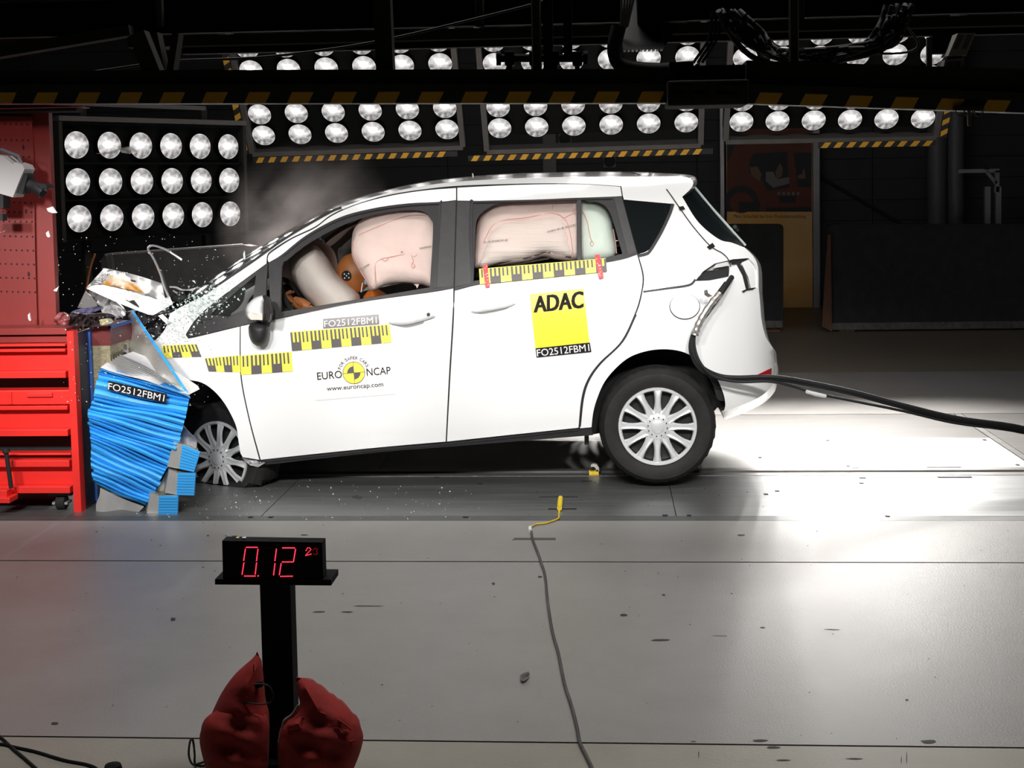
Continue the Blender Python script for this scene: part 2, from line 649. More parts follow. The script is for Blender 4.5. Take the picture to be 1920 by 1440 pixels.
j1, j2, j3, j3b = yfloor(1391), yfloor(1053), yfloor(976), yfloor(968)
jr0, jr1 = yfloor(893), yfloor(879)
j5, j6, j7 = yfloor(824), yfloor(780), yfloor(703)
XT = G(1789, 777).x
seam1, seam2 = G(1263, 945).x, G(505, 953).x
slab('floor_slab', XL, XR, YN, j1 - .006, CONC_BEIGE)
slab('floor_slab', XL, XR, j1 + .004, j2 - .008, CONC_GREY)
slab('floor_slab', XL, XR, j2 + .006, j3 - .004, CONC_GREY)
slab('edge_strip', XL, XR, j3, j3b, STRIPD)
for a, b in ((XL, seam2 - .002), (seam2 + .002, seam1 - .002), (seam1 + .002, seam1 + 2.6), (seam1 + 2.604, XR)):
    slab('track_plate', a, b, j3b + .004, jr0 - .004, PLATE)
slab('track_rail', XL, XT + 3, jr0, yfloor(888), RAIL, top=0.002)
slab('track_rail', XL, XT + 3, yfloor(884), jr1, RAIL, top=0.002)
for a, b in ((XL, seam2 + .4), (seam2 + .404, seam1 + .2), (seam1 + .204, XT)):
    slab('track_plate', a, b, jr1 + .004, j5 - .012, PLATEPALE)
slab('track_edge_angle', XL, XT, j5 - .008, j5 + .006, RAIL, top=0.001)
slab('floor_slab', XL, XT, j5 + .010, j6 - .008, CONC_MID)
slab('track_end_angle', XT + .006, XT + .05, jr1 + .004, j6 - .008, RAIL, top=0.001)
slab('floor_slab', XT + .056, XR, jr1 + .004, j6 - .008, CONC_MID)
slab('floor_slab', XL, XR, j6 + .008, j7 - .002, CONC_GREY)
slab('floor_slab', XL, XR, j7 + .002, YB, CONC_FAR)
MB().box((XT + .17, yfloor(836), 0.0), (XR, yfloor(833), 0.0012)).build('red_floor_line', REDTAPE, floor)
MB().box((XT + .17, yfloor(852), 0.0), (XR, yfloor(850), 0.0012)).build('white_floor_line', WHITEPR, floor)
# slots and countersunk holes in the track
sl = MB()
for px, py, w in ((1604, 878, 6), (1770, 877, 32), (1617, 896, 6), (1790, 895, 32), (1615, 906, 4), (1436, 927, 4), (1457, 921, 4), (1664, 968, 4), (1425, 858, 3), (1552, 826, 3), (1247, 967, 5), (1292, 967, 4), (873, 970, 5), (470, 970, 4), (508, 970, 4), (900, 908, 4), (1846, 825, 3), (1908, 872, 3), (1590, 874, 3)):
    a, b = G(px - w, py), G(px + w, py)
    sl.box((a.x, a.y - .012, 0.0005), (b.x, a.y + .012, 0.0030))
sl.build('track_slot', DARK, floor)
# scuffs, drips and tyre marks lying on the slabs
SCUFF = mat('dark_floor_scuff', (0.035, 0.032, 0.03), 0.7)
sc = MB()


def scuff(px, py, w, h, skew=0.0):
    n = 9
    pts = []
    for k in range(n):
        a = 2 * pi * k / n
        rr = 0.6 + 0.4 * random.random()
        pts.append((px + w * cos(a) * rr + skew * sin(a) * w, py + h * sin(a) * rr))
    c = G(px, py, 0.0012)
    vs = [c] + [G(x, y, 0.0012) for x, y in pts]
    sc.add(vs, [(0, 1 + k, 1 + (k + 1) % n) for k in range(n)])


for a in ((670, 932, 13, 5, .2), (598, 1147, 15, 1.5), (651, 1147, 14, 1.5), (1425, 1388, 18, 3), (1450, 1401, 17, 2.5), (1741, 1390, 17, 4), (325, 1161, 6, 4),
          (103, 1356, 8, 3), (1244, 1115, 4, 2), (1372, 1113, 3, 1.5), (1700, 1312, 4, 1.5), (1518, 1298, 3, 1), (1390, 1003, 9, 2), (1012, 1081, 5, 2), (925, 1094, 5, 3), (716, 1284, 3, 1.2),
          (690, 1136, 40, 1), (570, 1003, 8, 1), (440, 1005, 7, 1), (390, 1004, 3, 1.5), (1240, 1200, 22, 2), (1430, 1177, 7, 2), (1170, 1153, 8, 3), (1560, 1180, 16, .8, .5),
          (820, 895, 10, 1), (1100, 902, 14, 1), (1350, 1192, 14, 1, .8), (1300, 1390, 6, 1), (1310, 1415, 1.2, 9), (1700, 1420, 1.2, 16), (1690, 1425, 1, 9), (1470, 1425, 16, 1.5), (1600, 1422, 22, 1.5)):
    scuff(*a)
for k in range(110):
    scuff(random.uniform(20, 1900), random.choice((random.uniform(980, 1390), random.uniform(900, 970), random.uniform(980, 1200))), random.uniform(.8, 2.6), random.uniform(.5, 1.1))
o = sc.build('floor_scuffs', SCUFF, floor, fix=False)
o['kind'] = 'stuff'
# back wall: horizontal cladding boards
wall = MB().box((XL, YB, -0.3), (XR, YB + 0.2, ZC)).build('wall_back', mat('wall_gap_black', (0.01, 0.01, 0.01), 0.9))
tag(wall, 'dark hall wall of horizontal cladding boards', kind='structure')
z = 0.02
while z < ZC - 0.3:
    for (a, b) in ((XL, -2.0), (-1.99, 1.2), (1.21, 3.4), (3.41, XR)):
        MB().box((a, YB - 0.03, z), (b, YB, z + 0.255)).build('wall_board', WALLM, wall)
    z += 0.262
for nm, a, b in (('wall_left', (XL - .2, YN, -.3), (XL, YB + .2, ZC)), ('wall_right', (XR, YN, -.3), (XR + .2, YB + .2, ZC)), ('wall_front', (XL - .2, YN - .2, -.3), (XR + .2, YN, ZC))):
    tag(MB().box(a, b).build(nm, WALLM), 'dark side wall of the test hall', kind='structure')
tag(MB().box((XL - .2, YN - .2, ZC), (XR + .2, YB + .2, ZC + .2)).build('ceiling', CEILM), 'black ceiling of the test hall', kind='structure')

# ================================================================== LIGHT BANKS
def lens_mat(name, direction):
    """lit reflector lens: hot filament spot, radial facets and rim"""
    m = bpy.data.materials.new(name)
    m.use_nodes = True
    nt = m.node_tree
    nt.nodes.clear()
    N = nt.nodes.new
    L = nt.links.new
    out = N('ShaderNodeOutputMaterial')
    em = N('ShaderNodeEmission')
    tc = N('ShaderNodeTexCoord')
    sp = N('ShaderNodeSeparateXYZ')
    L(tc.outputs['Object'], sp.inputs[0])

    def math_(op, a, b=None):
        n = N('ShaderNodeMath')
        n.operation = op
        for i, v in enumerate((a, b)):
            if v is None: continue
            if isinstance(v, (int, float)): n.inputs[i].default_value = v
            else: L(v, n.inputs[i])
        return n.outputs[0]
    x, y = sp.outputs[0], sp.outputs[2]
    ang = math_('ARCTAN2', y, x)
    r2 = math_('ADD', math_('MULTIPLY', x, x), math_('MULTIPLY', y, y))
    r = math_('SQRT', r2)
    ray_ = math_('SINE', math_('MULTIPLY', ang, 9.0))
    nz = N('ShaderNodeTexNoise')
    nz.inputs['Scale'].default_value = 26
    nz.inputs['Detail'].default_value = 4
    L(tc.outputs['Object'], nz.inputs['Vector'])
    hx, hy = direction
    dx = math_('SUBTRACT', x, hx)
    dy = math_('SUBTRACT', y, hy)
    hd = math_('SQRT', math_('ADD', math_('MULTIPLY', dx, math_('MULTIPLY', dx, 0.45)), math_('MULTIPLY', dy, dy)))
    hot = math_('MAXIMUM', 0.0, math_('SUBTRACT', 1.0, math_('MULTIPLY', hd, 36.0)))
    glow = math_('MAXIMUM', 0.0, math_('SUBTRACT', 1.0, math_('MULTIPLY', hd, 15.0)))
    base = math_('ADD', 0.40, math_('MULTIPLY', math_('MULTIPLY', ray_, r), 1.5))
    base = math_('ADD', base, math_('MULTIPLY', math_('SUBTRACT', nz.outputs[0], 0.5), 1.3))
    rim = math_('MULTIPLY', math_('GREATER_THAN', r, 0.090), 0.22)
    s = math_('ADD', math_('ADD', base, rim), math_('ADD', math_('MULTIPLY', hot, 8.0), math_('MULTIPLY', glow, 0.8)))
    s = math_('MAXIMUM', s, 0.10)
    em.inputs[0].default_value = (1.0, 0.965, 0.95, 1)
    L(s, em.inputs[1])
    L(em.outputs[0], out.inputs[0])
    return m


LENS_FAR = lens_mat('lit_reflector_lens', (0.0, 0.03))
LENS_LEFT = lens_mat('lit_reflector_lens_side', (-0.022, 0.005))


def lamp_mesh(R, m):
    mb = MB()
    mb.lathe([(0.0001, -0.022), (R * .4, -0.019), (R * .75, -0.010), (R * .97, 0.0), (R, 0.004), (R * .98, 0.012), (0.0001, 0.012)], 28)
    return mb


def ring_mesh(R):
    return MB().lathe([(R * 1.0, -0.006), (R * 1.035, -0.006), (R * 1.05, 0.05), (R * .5, 0.10), (R * .45, 0.09), (R * .99, 0.02)], 28, closed=True)


LAMP_R = 0.096
_lamp_cache = {}


def light_bank(name, label, cat, group, tl, tr, bl, br, cols, rows, margin, W, lens, spot, extra=None, rowbars=True, aimat=None, energy_rows=None):
    """corner lamps given as points; the bank is a flat box with lamps in a grid, local -Y is the beam direction"""
    ex = ((tr - tl) + (br - bl)).normalized()
    up0 = ((tl - bl) + (tr - br)).normalized()
    n = ex.cross(up0).normalized()          # towards the viewer side
    if n.y > 0: n = -n
    ez = n.cross(ex).normalized()
    if ez.z < 0: ez = -ez
    c = (tl + tr + bl + br) / 4
    M = Matrix.Identity(4)
    for i in range(3):
        M[i][0], M[i][1], M[i][2], M[i][3] = ex[i], -n[i], ez[i], c[i]
    w = (tr - tl).length / 2 + (br - bl).length / 2
    h = (tl - bl).length / 2 + (tr - br).length / 2
    root = empty(name, c, label, cat, group, mtx=M)
    hw, hh = w / 2, h / 2
    ml, mr, mbm, mt = margin
    MB().box((-hw - ml, 0.03, -hh - mbm), (hw + mr, 0.10, hh + mt)).build('back_panel', LAMPBLACK, root, local=True)
    light = bpy.data.lights.new(name + '_beam', 'SPOT')
    light.energy = W
    light.color = (1.0, 0.97, 0.93)
    light.spot_size = radians(spot)
    light.spot_blend = 1.0
    light.shadow_soft_size = 0.04
    key = lens.name
    if key not in _lamp_cache:
        o1 = lamp_mesh(LAMP_R, lens).build('lamp', lens, root, smooth=40, local=True)
        o2 = ring_mesh(LAMP_R).build('lamp_rim', LAMPBLACK, root, smooth=40, local=True)
        _lamp_cache[key] = (o1.data, o2.data)
        bpy.data.objects.remove(o1)
        bpy.data.objects.remove(o2)
    d1, d2 = _lamp_cache[key]
    for r in range(rows):
        for k in range(cols):
            x = -hw + w * k / (cols - 1)
            z = -hh + h * r / (rows - 1)
            lo = bpy.data.objects.new('lamp', d1)
            COL.objects.link(lo)
            lo.parent = root
            lo.location = (x, -0.02, z)
            ro = bpy.data.objects.new('lamp_rim', d2)
            COL.objects.link(ro)
            ro.parent = lo
            so = bpy.data.objects.new('lamp_beam', light)
            COL.objects.link(so)
            so.parent = lo
            so.location = (0, -0.05, 0)
            so.rotation_euler = (-pi / 2, 0, 0)
            if aimat is not None:
                wl = M @ Vector((x, -0.07, z))
                d = (M.to_3x3().transposed() @ (Vector(aimat(wl)) - wl))
                so.rotation_euler = d.to_track_quat('-Z', 'Y').to_euler()
    if rowbars:
        for r in range(rows + 1):
            z = -hh + h * (r - .5) / (rows - 1)
            if r == 0: z = -hh - mbm
            if r == rows: z = hh + mt
            MB().box((-hw - ml, -0.03, z - .006), (hw + mr, 0.03, z + .006)).build('row_shelf', LAMPBLACK, root, local=True)
    if extra: extra(root, hw, hh, M)
    return root


def stripes(root, x0, x1, z, hgt, y, pitch, skew, thick=0.012, name='hazard_strip', local=True):
    """black strip with yellow slanted print on its face"""
    MB().box((x0, y, z - hgt / 2), (x1, y + thick, z + hgt / 2)).build(name, HAZB, root, local=local)
    mb = MB()
    x = x0 + pitch * .2
    while x + pitch * .5 + skew < x1:
        mb.add([(x, y - .0012, z - hgt / 2), (x + pitch * .5, y - .0012, z - hgt / 2), (x + pitch * .5 + skew, y - .0012, z + hgt / 2), (x + skew, y - .0012, z + hgt / 2)], [(0, 1, 2, 3)])
        x += pitch
    mb.build('yellow_stripes', HAZY, root, fix=False, local=local)


def vstrip(root, x, z0, z1, y=-.055):
    MB().box((x - .026, y, z0), (x + .026, y + .012, z1)).build('end_hazard_strip', HAZB, root, local=True)
    mb = MB()
    z = z0 + .01
    while z + .085 < z1:
        mb.add([(x - .026, y - .0012, z), (x + .026, y - .0012, z + .032), (x + .026, y - .0012, z + .082), (x - .026, y - .0012, z + .05)], [(0, 1, 2, 3)])
        z += .102
    mb.build('yellow_stripes', HAZY, root, fix=False, local=True)


def far_extra(left_over, bottom_gap, tape):
    def f(root, hw, hh, M):
        ml = 0.12
        zb = -hh - bottom_gap
        for sx in (-1, 1):
            MB().box((sx * (hw + ml) - .022, -.05, zb), (sx * (hw + ml) + .022, .03, hh + .15)).build('frame_post', GREYFRAME, root, local=True)
        MB().box((-hw - ml, -.05, zb - .03), (hw + ml, .03, zb + .012)).build('bottom_rail', GREYFRAME, root, local=True)
        if tape:
            stripes(root, -hw - ml - tape[0], hw + ml + tape[1], zb - .03 - tape[2], .052, -.055, .102, .032)
        if left_over: vstrip(root, left_over * (hw + ml + .055), zb, hh + .15)
        for sx in (-1, 1):   # hangers up to the ceiling
            Mi = M.inverted()
            a = Vector((sx * hw * .9, .09, hh))
            aw = M @ a
            bw = Vector((aw.x, aw.y, ZC))
            MB().cyl(a, Mi @ bw, .018, 8).build('hanger_rod', BEAMDK, root, local=True)
    return f


YF0, YF1 = 11.0, 10.58
car_aim = lambda wl: (wl.x * 0.9 + 0.05, 8.15, 0.0)
light_bank('light_bank', 'tilted overhead light bank above the smoke and the windscreen', 'light bank', 'overhead banks behind the car',
           P(467, 88, YF1), P(824, 75, YF1), P(492, 252, YF0), P(836, 240, YF0), 6, 5, (.14, .14, .14, .14), FAR_LAMP_W, LENS_FAR, 58, far_extra(-1, .155, (.0, -.05, .03)), rowbars=False, aimat=car_aim)
light_bank('light_bank', 'tilted overhead light bank above the middle of the car roof', 'light bank', 'overhead banks behind the car',
           P(922, 75, YF1), P(1289, 62, YF1), P(940, 238, YF0), P(1287, 227, YF0), 6, 5, (.14, .14, .10, .14), FAR_LAMP_W, LENS_FAR, 58, far_extra(0, .20, (.16, .10, .03)), rowbars=False, aimat=car_aim)
light_bank('light_bank', 'tilted overhead light bank right of the car, above the poster', 'light bank', 'overhead banks behind the car',
           P(1398, 65, YF1), P(1748, 57, YF1), P(1391, 226, YF0), P(1736, 219, YF0), 6, 5, (.14, .14, .10, .14), FAR_LAMP_W, LENS_FAR, 58, far_extra(1, .165, (-.75, .0, .02)), rowbars=False, aimat=car_aim)


def left_extra(root, hw, hh, M):
    for sx in (-1, 1):
        MB().box((sx * (hw + .135) - .014, -.05, -hh - .16), (sx * (hw + .135) + .014, .04, hh + .19)).build('frame_post', BEAMDK, root, local=True)
    MB().box((-hw - .15, -.06, hh + .165), (hw + .15, .04, hh + .20)).build('top_rail', GREYFRAME, root, local=True)
    MB().box((-hw - .6, -.10, hh + .27), (hw - .25, -.07, hh + .30)).build('upper_arm', GREYFRAME, root, local=True)
    zf = -(M @ Vector((0, 0, 0))).z
    for sx in (-1, 1):
        MB().box((sx * hw * .8 - .025, .10, zf), (sx * hw * .8 + .025, .15, hh + .30)).build('stand_post', BEAMDK, root, local=True)
        MB().box((sx * hw * .8 - .04, -.15, zf), (sx * hw * .8 + .04, .45, zf + .04)).build('foot', BEAMDK, root, local=True)


light_bank('light_bank', 'upright light bank of three lamp rows beside the red wall', 'light bank', None,
           P(141, 272, 9.2), P(425, 275, 10.2), P(146, 410, 9.2), P(429, 401, 10.2), 6, 3, (.13, .13, .15, .15), LEFT_LAMP_W, LENS_LEFT, 70, left_extra, aimat=lambda wl: (-1.2, 7.2, 0.5))

# ================================================================== NEAR OVERHEAD BEAMS (between camera and car, seen from behind)
def beam(name, label, xa, xb, ya, yb, Y, wh):
    """lower chord: ya/yb = pixel y of its bottom edge at xa/xb"""
    a, b = P(xa, ya, Y), P(xb, yb, Y)
    L = (b - a).length
    ex = (b - a).normalized()
    ey = Vector((0, 1, 0))
    ez = ex.cross(ey).normalized()
    M = Matrix.Identity(4)
    for i in range(3):
        M[i][0], M[i][1], M[i][2], M[i][3] = ex[i], ey[i], ez[i], a[i]
    root = empty(name, a, label, 'beam', None, mtx=M)
    s = Y / F
    MB().box((0, 0.0, 22 * s), (L, .10, wh * s)).build('web', BEAMDK, root, local=True)
    MB().box((0, -.025, 22 * s), (L, 0.0, 36 * s)).build('flange', BEAMDK, root, local=True)
    stripes(root, 0, L, 11 * s, 21 * s, -.012, 82 * s, 10 * s, thick=.05)
    for k in range(int(L / 1.6) + 1):
        x = 0.12 + k * 1.55
        Mi = M.inverted()
        if x < L - .1:
            p0 = M @ Vector((x, .06, 62 * s))
            MB().cyl(Vector((x, .06, 62 * s)), Mi @ Vector((p0.x, p0.y, ZC)), .012, 8).build('hanger_rod', BEAMDK, root, local=True)
    return root, M, s, L


YB1 = 3.2
bm1, BM1, bs, bL = beam('hazard_beam', 'dark overhead beam with yellow hazard stripes running left from the switch box', -260, 1262, 195.5, 194, YB1, 64)
bm2, BM2, _, bL2 = beam('hazard_beam', 'dark overhead beam with yellow hazard stripes running right from the switch box', 1396, 3400, 195, 262, YB1, 80)
# diagonal truss members on the left beam
Mi = BM1.inverted()


def member(name, parent, pts, Y, w, m=BEAMDK):
    a, b = P(*pts[0], Y), P(*pts[1], Y)
    d = (b - a).normalized()
    s = Vector((0, 1, 0)).cross(d).normalized()
    mb = MB()
    h = w * Y / F / 2
    mb.add([a - s * h, a + s * h, b + s * h, b - s * h] + [p + Vector((0, .04, 0)) for p in (a - s * h, a + s * h, b + s * h, b - s * h)],
           [(0, 1, 2, 3), (7, 6, 5, 4), (0, 4, 5, 1), (1, 5, 6, 2), (2, 6, 7, 3), (3, 7, 4, 0)])
    return mb.build(name, m, parent)


member('diagonal_brace', bm1, [(255, 62), (294, 160)], YB1 + .02, 32)
member('diagonal_brace', bm1, [(285, 62), (300, 136)], YB1 + .10, 20)
member('short_strut', bm1, [(329, 62), (318, 134)], YB1 + .10, 13)
member('gusset_plate', bm1, [(713, -60), (722, 162)], YB1 + .03, 32)
# upper chord: level part, sloping left part
up = empty('upper_beam', P(960, 60, 3.45), 'plain dark upper beam hanging above the hazard-striped beams', 'beam')
for nm, x0, y0, y1, Ya, Yb, m in (('chord', 238, 46, 66, 3.42, 3.50, BEAMDK), ('lower_web', 340, 66, 80, 3.46, 3.49, LAMPBLACK), ('top_cover', -150, -20, 46, 3.47, 3.50, LAMPBLACK)):
    a, b = pbox_dims(x0, y0, 2080, y1, Ya, Yb)
    MB().box(a, (4.2, b[1], b[2])).build(nm, m, up)
member('sloping_chord', up, [(-200, 130), (242, 56)], 3.42, 20)
for px in (300, 900, 1500, 2400, 3200):
    p = P(px, 50, 3.46)
    MB().cyl(p, (p.x, p.y, ZC), .012, 8).build('hanger_rod', BEAMDK, up)
# cable draped along the beam
tag(recenter(MB().tube([P(x, y, 3.36) for x, y in spline([(-60, 148), (140, 138), (262, 122), (330, 114), (480, 108), (620, 92), (735, 72), (880, 38), (1010, 5), (1100, -25)], 4)], .0035, 6).build('overhead_cable', CABLE)),
    'thin dark cable strung along the upper left of the overhead beams', 'cable')

# switch box joining the two beams
sb = empty('switch_box', P(1330, 200, 3.15), 'flat grey junction box hung where the two striped beams meet', 'switch box')
pbox('housing', 1252, 150, 1404, 197, 3.12, 3.28, BEAMDK, sb, bev=.004)
for (a, b, c, d) in ((1268, 160, 1290, 168), (1330, 155, 1345, 168), (1355, 160, 1400, 170), (1300, 176, 1322, 190), (1345, 176, 1380, 188), (1262, 176, 1284, 190)):
    pbox('switch', a, b, c, d, 3.112, 3.12, DARK, sb)
pbox('mounting_plate', 1256, 116, 1300, 150, 3.22, 3.27, LAMPBLACK, sb)
pbox('mounting_plate', 1300, 122, 1400, 150, 3.22, 3.27, LAMPBLACK, sb)

# camera-side suspended rig: clamp bar with couplers in front of the middle bank
rg = empty('clamp_rig', P(1020, 110, 3.3), 'black pipe rig with clamps hanging before the middle light bank', 'rig')
MB().cyl(P(934, 109, 3.3), P(1098, 109, 3.3), .010, 12).build('cross_pipe', LAMPBLACK, rg)
for px, w in ((955, 9), (1000, 8), (1040, 8), (1082, 9)):
    pbox('clamp', px - w, 96, px + w, 122, 3.285, 3.33, LAMPBLACK, rg, bev=.003)
    pbox('strap', px - 4, 120, px + 5, 158, 3.29, 3.30, LAMPBLACK, rg)
pbox('drop_post', 1018, -40, 1036, 130, 3.29, 3.32, LAMPBLACK, rg)
pbox('drop_post', 1056, -40, 1072, 112, 3.29, 3.32, LAMPBLACK, rg)
for px in (935, 1098):
    MB().cyl(P(px - 4, 109, 3.3), P(px + 4, 109, 3.3), .018, 12).build('end_cap', LAMPBLACK, rg)

# finned floodlight housing with a fat cable
fl = empty('finned_floodlight', P(1215, 60, 3.3), 'ribbed floodlight housing hanging from above, seen from below', 'floodlight')
M5 = P(1225, 20, 3.3)
face = [(1196, 40), (1278, 38), (1244, 92), (1168, 94)]
FIN = mat('ribbed_casting_grey', (0.23, 0.22, 0.19), 0.5)
top = [P(x, y, 3.30 + (92 - y) * .004) for x, y in face]
vs = top + [p + Vector((0, .16, .14)) for p in top]
MB().add(vs, [(0, 1, 2, 3), (7, 6, 5, 4), (0, 4, 5, 1), (1, 5, 6, 2), (2, 6, 7, 3), (3, 7, 4, 0)]).build('housing', DARK, fl)
for k in range(10):
    t0, t1 = (k + .12) / 10, (k + .62) / 10
    q = [top[0].lerp(top[1], t0), top[0].lerp(top[1], t1), top[3].lerp(top[2], t1), top[3].lerp(top[2], t0)]
    vs = q + [p + Vector((0, -.010, -.006)) for p in q]
    MB().add(vs, [(0, 1, 2, 3), (7, 6, 5, 4), (0, 4, 5, 1), (1, 5, 6, 2), (2, 6, 7, 3), (3, 7, 4, 0)]).build('fin', FIN, fl)
for k in range(5):
    a = P(1166 + k * 6, -10, 3.33)
    b = P(1164 + k * 3, 62 - k * 3, 3.33)
    MB().tube([a, b], .0035, 6).build('side_fin', FIN, fl)
pbox('yoke', 1195, -60, 1290, 40, 3.34, 3.47, LAMPBLACK, fl)
MB().tube([P(x, y, 3.29) for x, y in spline([(1160, 50), (1152, 90), (1160, 118), (1185, 128), (1235, 132), (1300, 128)], 5)], .019, 10).build('supply_cable', CABLE, fl, smooth=60)

# coils of dark cable slung over the right part
cb = empty('cable_coil', P(1500, 100, 3.3), 'thick tangle of black cables looping down before the right light bank', 'cable')
for k in range(13):
    dx, dy = random.uniform(-14, 14), random.uniform(-10, 12)
    xr = random.uniform(-20, 30)
    pts = [(1352 + dx + k * 3, 20), (1372 + dx + k * 5, 60 + dy * .4), (1420 + dx + k * 3, 98 + dy), (1500 + dx, 122 - k * 2.4 + dy * .5), (1580 + dx * .5, 108 - k * 1.6 + dy * .6), (1640 + xr, 80 + dy), (1668 + xr, 46), (1680 + xr, 10)]
    MB().tube([P(x, y, 3.30 + random.uniform(0, .05)) for x, y in spline(pts, 5)], random.choice((.0045, .006, .0075)), 7).build('cable_loop', CABLE, cb, smooth=60)
MB().tube([P(x, y, 3.34) for x, y in spline([(1580, 92), (1632, 100), (1700, 98), (1722, 82), (1700, 50)], 5)], .003, 6).build('cable_loop', CABLE, cb, smooth=60)
for k in range(3):
    MB().tube([P(x + k * 8, y, 3.33) for x, y in spline([(1335, 20), (1330, 70), (1300, 118)], 5)], .004, 6).build('cable_loop', CABLE, cb, smooth=60)

# jointed sensor box with print on its faces
sn = empty('sensor_unit', P(1800, 100, 3.3), 'pale jointed measuring box hanging tilted at the right of the beams', 'sensor')
SNM = mat('beige_device_casing', (0.30, 0.29, 0.25), 0.5)
for nm, q in (('upper_box', [(1796, 62), (1830, 62), (1812, 104), (1778, 104)]), ('lower_box', [(1772, 112), (1808, 108), (1802, 152), (1762, 156)])):
    MB().prism(q, lambda x, y: P(x, y, 3.24), lambda x, y: P(x, y, 3.24) + Vector((0, .07, 0))).build(nm, SNM, sn)
for q in ([(1798, 66), (1808, 66), (1796, 92), (1787, 92)], [(1814, 66), (1824, 66), (1812, 92), (1803, 92)], [(1776, 117), (1787, 116), (1783, 142), (1771, 144)], [(1791, 116), (1802, 115), (1797, 141), (1787, 142)]):
    MB().prism(q, lambda x, y: P(x, y, 3.238), lambda x, y: P(x, y, 3.24)).build('dark_panel', GREYPR, sn)
pbox('hinge', 1776, 100, 1806, 114, 3.27, 3.30, LAMPBLACK, sn)
pbox('shield_plate', 1738, 70, 1748, 128, 3.26, 3.27, GREYFRAME, sn)
pbox('bracket', 1748, 66, 1800, 100, 3.29, 3.32, LAMPBLACK, sn)
for k in range(3):
    MB().tube([P(x + k * 4, y + k * 3, 3.23) for x, y in spline([(1742, 132), (1742, 158), (1764, 174), (1790, 170), (1812, 150)], 5)], .0035, 6).build('cable_loop', CABLE, sn, smooth=60)
hk = empty('carabiner_hooks', P(1815, 210, 3.2), 'small metal hooks dangling under the right striped beam', 'hooks')
for px in (1800, 1816, 1835):
    MB().tube([P(px + 8 * cos(a), 209 + 9 * sin(a), 3.18) for a in [pi * k / 6 for k in range(13)]], .0018, 6).build('hook_ring', GREYFRAME, hk)
pbox('swivel', 1815, 205, 1821, 236, 3.17, 3.18, GREYFRAME, hk, bev=.002)
pbox('mount_clip', 1790, 199, 1845, 206, 3.17, 3.19, BEAMDK, hk)

# ================================================================== RIGHT BACKGROUND
YBO = yfloor(628)
def board(label, xa, xb, Y, ya, yb, holes=()):
    root = empty('absorber_board', (P((xa + xb) / 2, yb, Y).x, Y, 0), label, 'board', 'black boards on timber blocks')
    out = spline([(xa + 6, ya, 0), (xb - 6, ya, 0), (xb, ya + 6, 0), (xb, yb, 1), (xa, yb, 1), (xa, ya + 6, 0)], 3, True)
    solid('panel', [(xa + 7, ya), (xb - 7, ya), (xb - 2, ya + 2), (xb, ya + 7), (xb, yb), (xa, yb), (xa, ya + 7), (xa + 2, ya + 2)], lambda x, y: P(x, y, Y), BOARD, root, thick=.10, step=60)
    solid('rim', [(xa + 7, ya), (xb - 7, ya), (xb - 2, ya + 2), (xb, ya + 7), (xb, yb), (xb - 3, yb), (xb - 3, ya + 3), (xa + 3, ya + 3), (xa + 3, yb), (xa, yb), (xa, ya + 7), (xa + 2, ya + 2)], lambda x, y: P(x, y, Y - .012), DARK, root, thick=.012, step=80)
    pbox('bottom_edge', xa + 4, yb - 13, xb - 2, yb, Y - .02, Y, mat('scuffed_board_edge', (0.10, 0.095, 0.09), 0.6, noise=0.4, nscale=20), root)
    for px, py in holes:
        MB().cyl(P(px, py, Y - .004), P(px, py, Y + .002), .022, 14).build('bolt_hole', DARK, root)
    return root


yb_ = 616
bd = board('black absorber board with a bolt hole, right of the poster', 1552, 2140, YBO, 420, yb_, ((1663, 497), (1840, 495)))
bd2 = board('black absorber board half hidden behind the car tail', 1340, 1469, YBO + .1, 420, 615)
for nm, px in (('timber block under the left end of the long black board', 1588), ('timber block under the right end of the long black board', 1915), ('timber block under the board behind the car tail', 1448)):
    a, b = pbox_dims(px - 15, yb_, px + 15, 638, YBO + .0, YBO + .12)
    o = MB().box((a[0], a[1], 0), (b[0], b[1], P(px, yb_ + 2.5, YBO).z), bev=.003).build('timber_block', WOOD)
    tag(recenter(o), nm, 'timber block', 'timber blocks under the boards')
# prop wedge left of the long board
tag(recenter(MB().prism([(1541, 612), (1552, 440), (1558, 440), (1560, 622)], lambda x, y: P(x, y, YBO - .06), lambda x, y: P(x, y, YBO - .06) + Vector((0, .02, 0))).build('prop_plank', WOOD)), 'slim brown plank leaning on the left end of the long board', 'plank')

# poster in aluminium posts
YP = YB - .35
po = empty('poster_board', (P(1445, 580, YP).x, YP, 0), 'tall orange and yellow poster board with a printed car scene', 'poster')
POR = mat('poster_orange_print', (0.11, 0.022, 0.008), 0.6, noise=0.1)
PDK = mat('poster_dark_print', (0.012, 0.012, 0.018), 0.6)
PYL = mat('poster_yellow_print', (0.85, 0.42, 0.05), 0.6, col2=(0.9, 0.62, 0.30), nscale=1.2)
PPALE = mat('poster_pale_print', (0.16, 0.15, 0.14), 0.6)
PSKIN = mat('poster_tan_print', (0.15, 0.085, 0.05), 0.6)
pbox('backing', 1363, 230, 1523, 579, YP + .004, YP + .03, PYL, po)
pp = lambda off: (lambda x, y: P(x, y, YP + .004 - off))


def pr(name, poly, m, off):
    f = pp(off)
    MB().add([f(x, y) for x, y in poly], [tuple(range(len(poly)))]).build(name, m, po, fix=False)


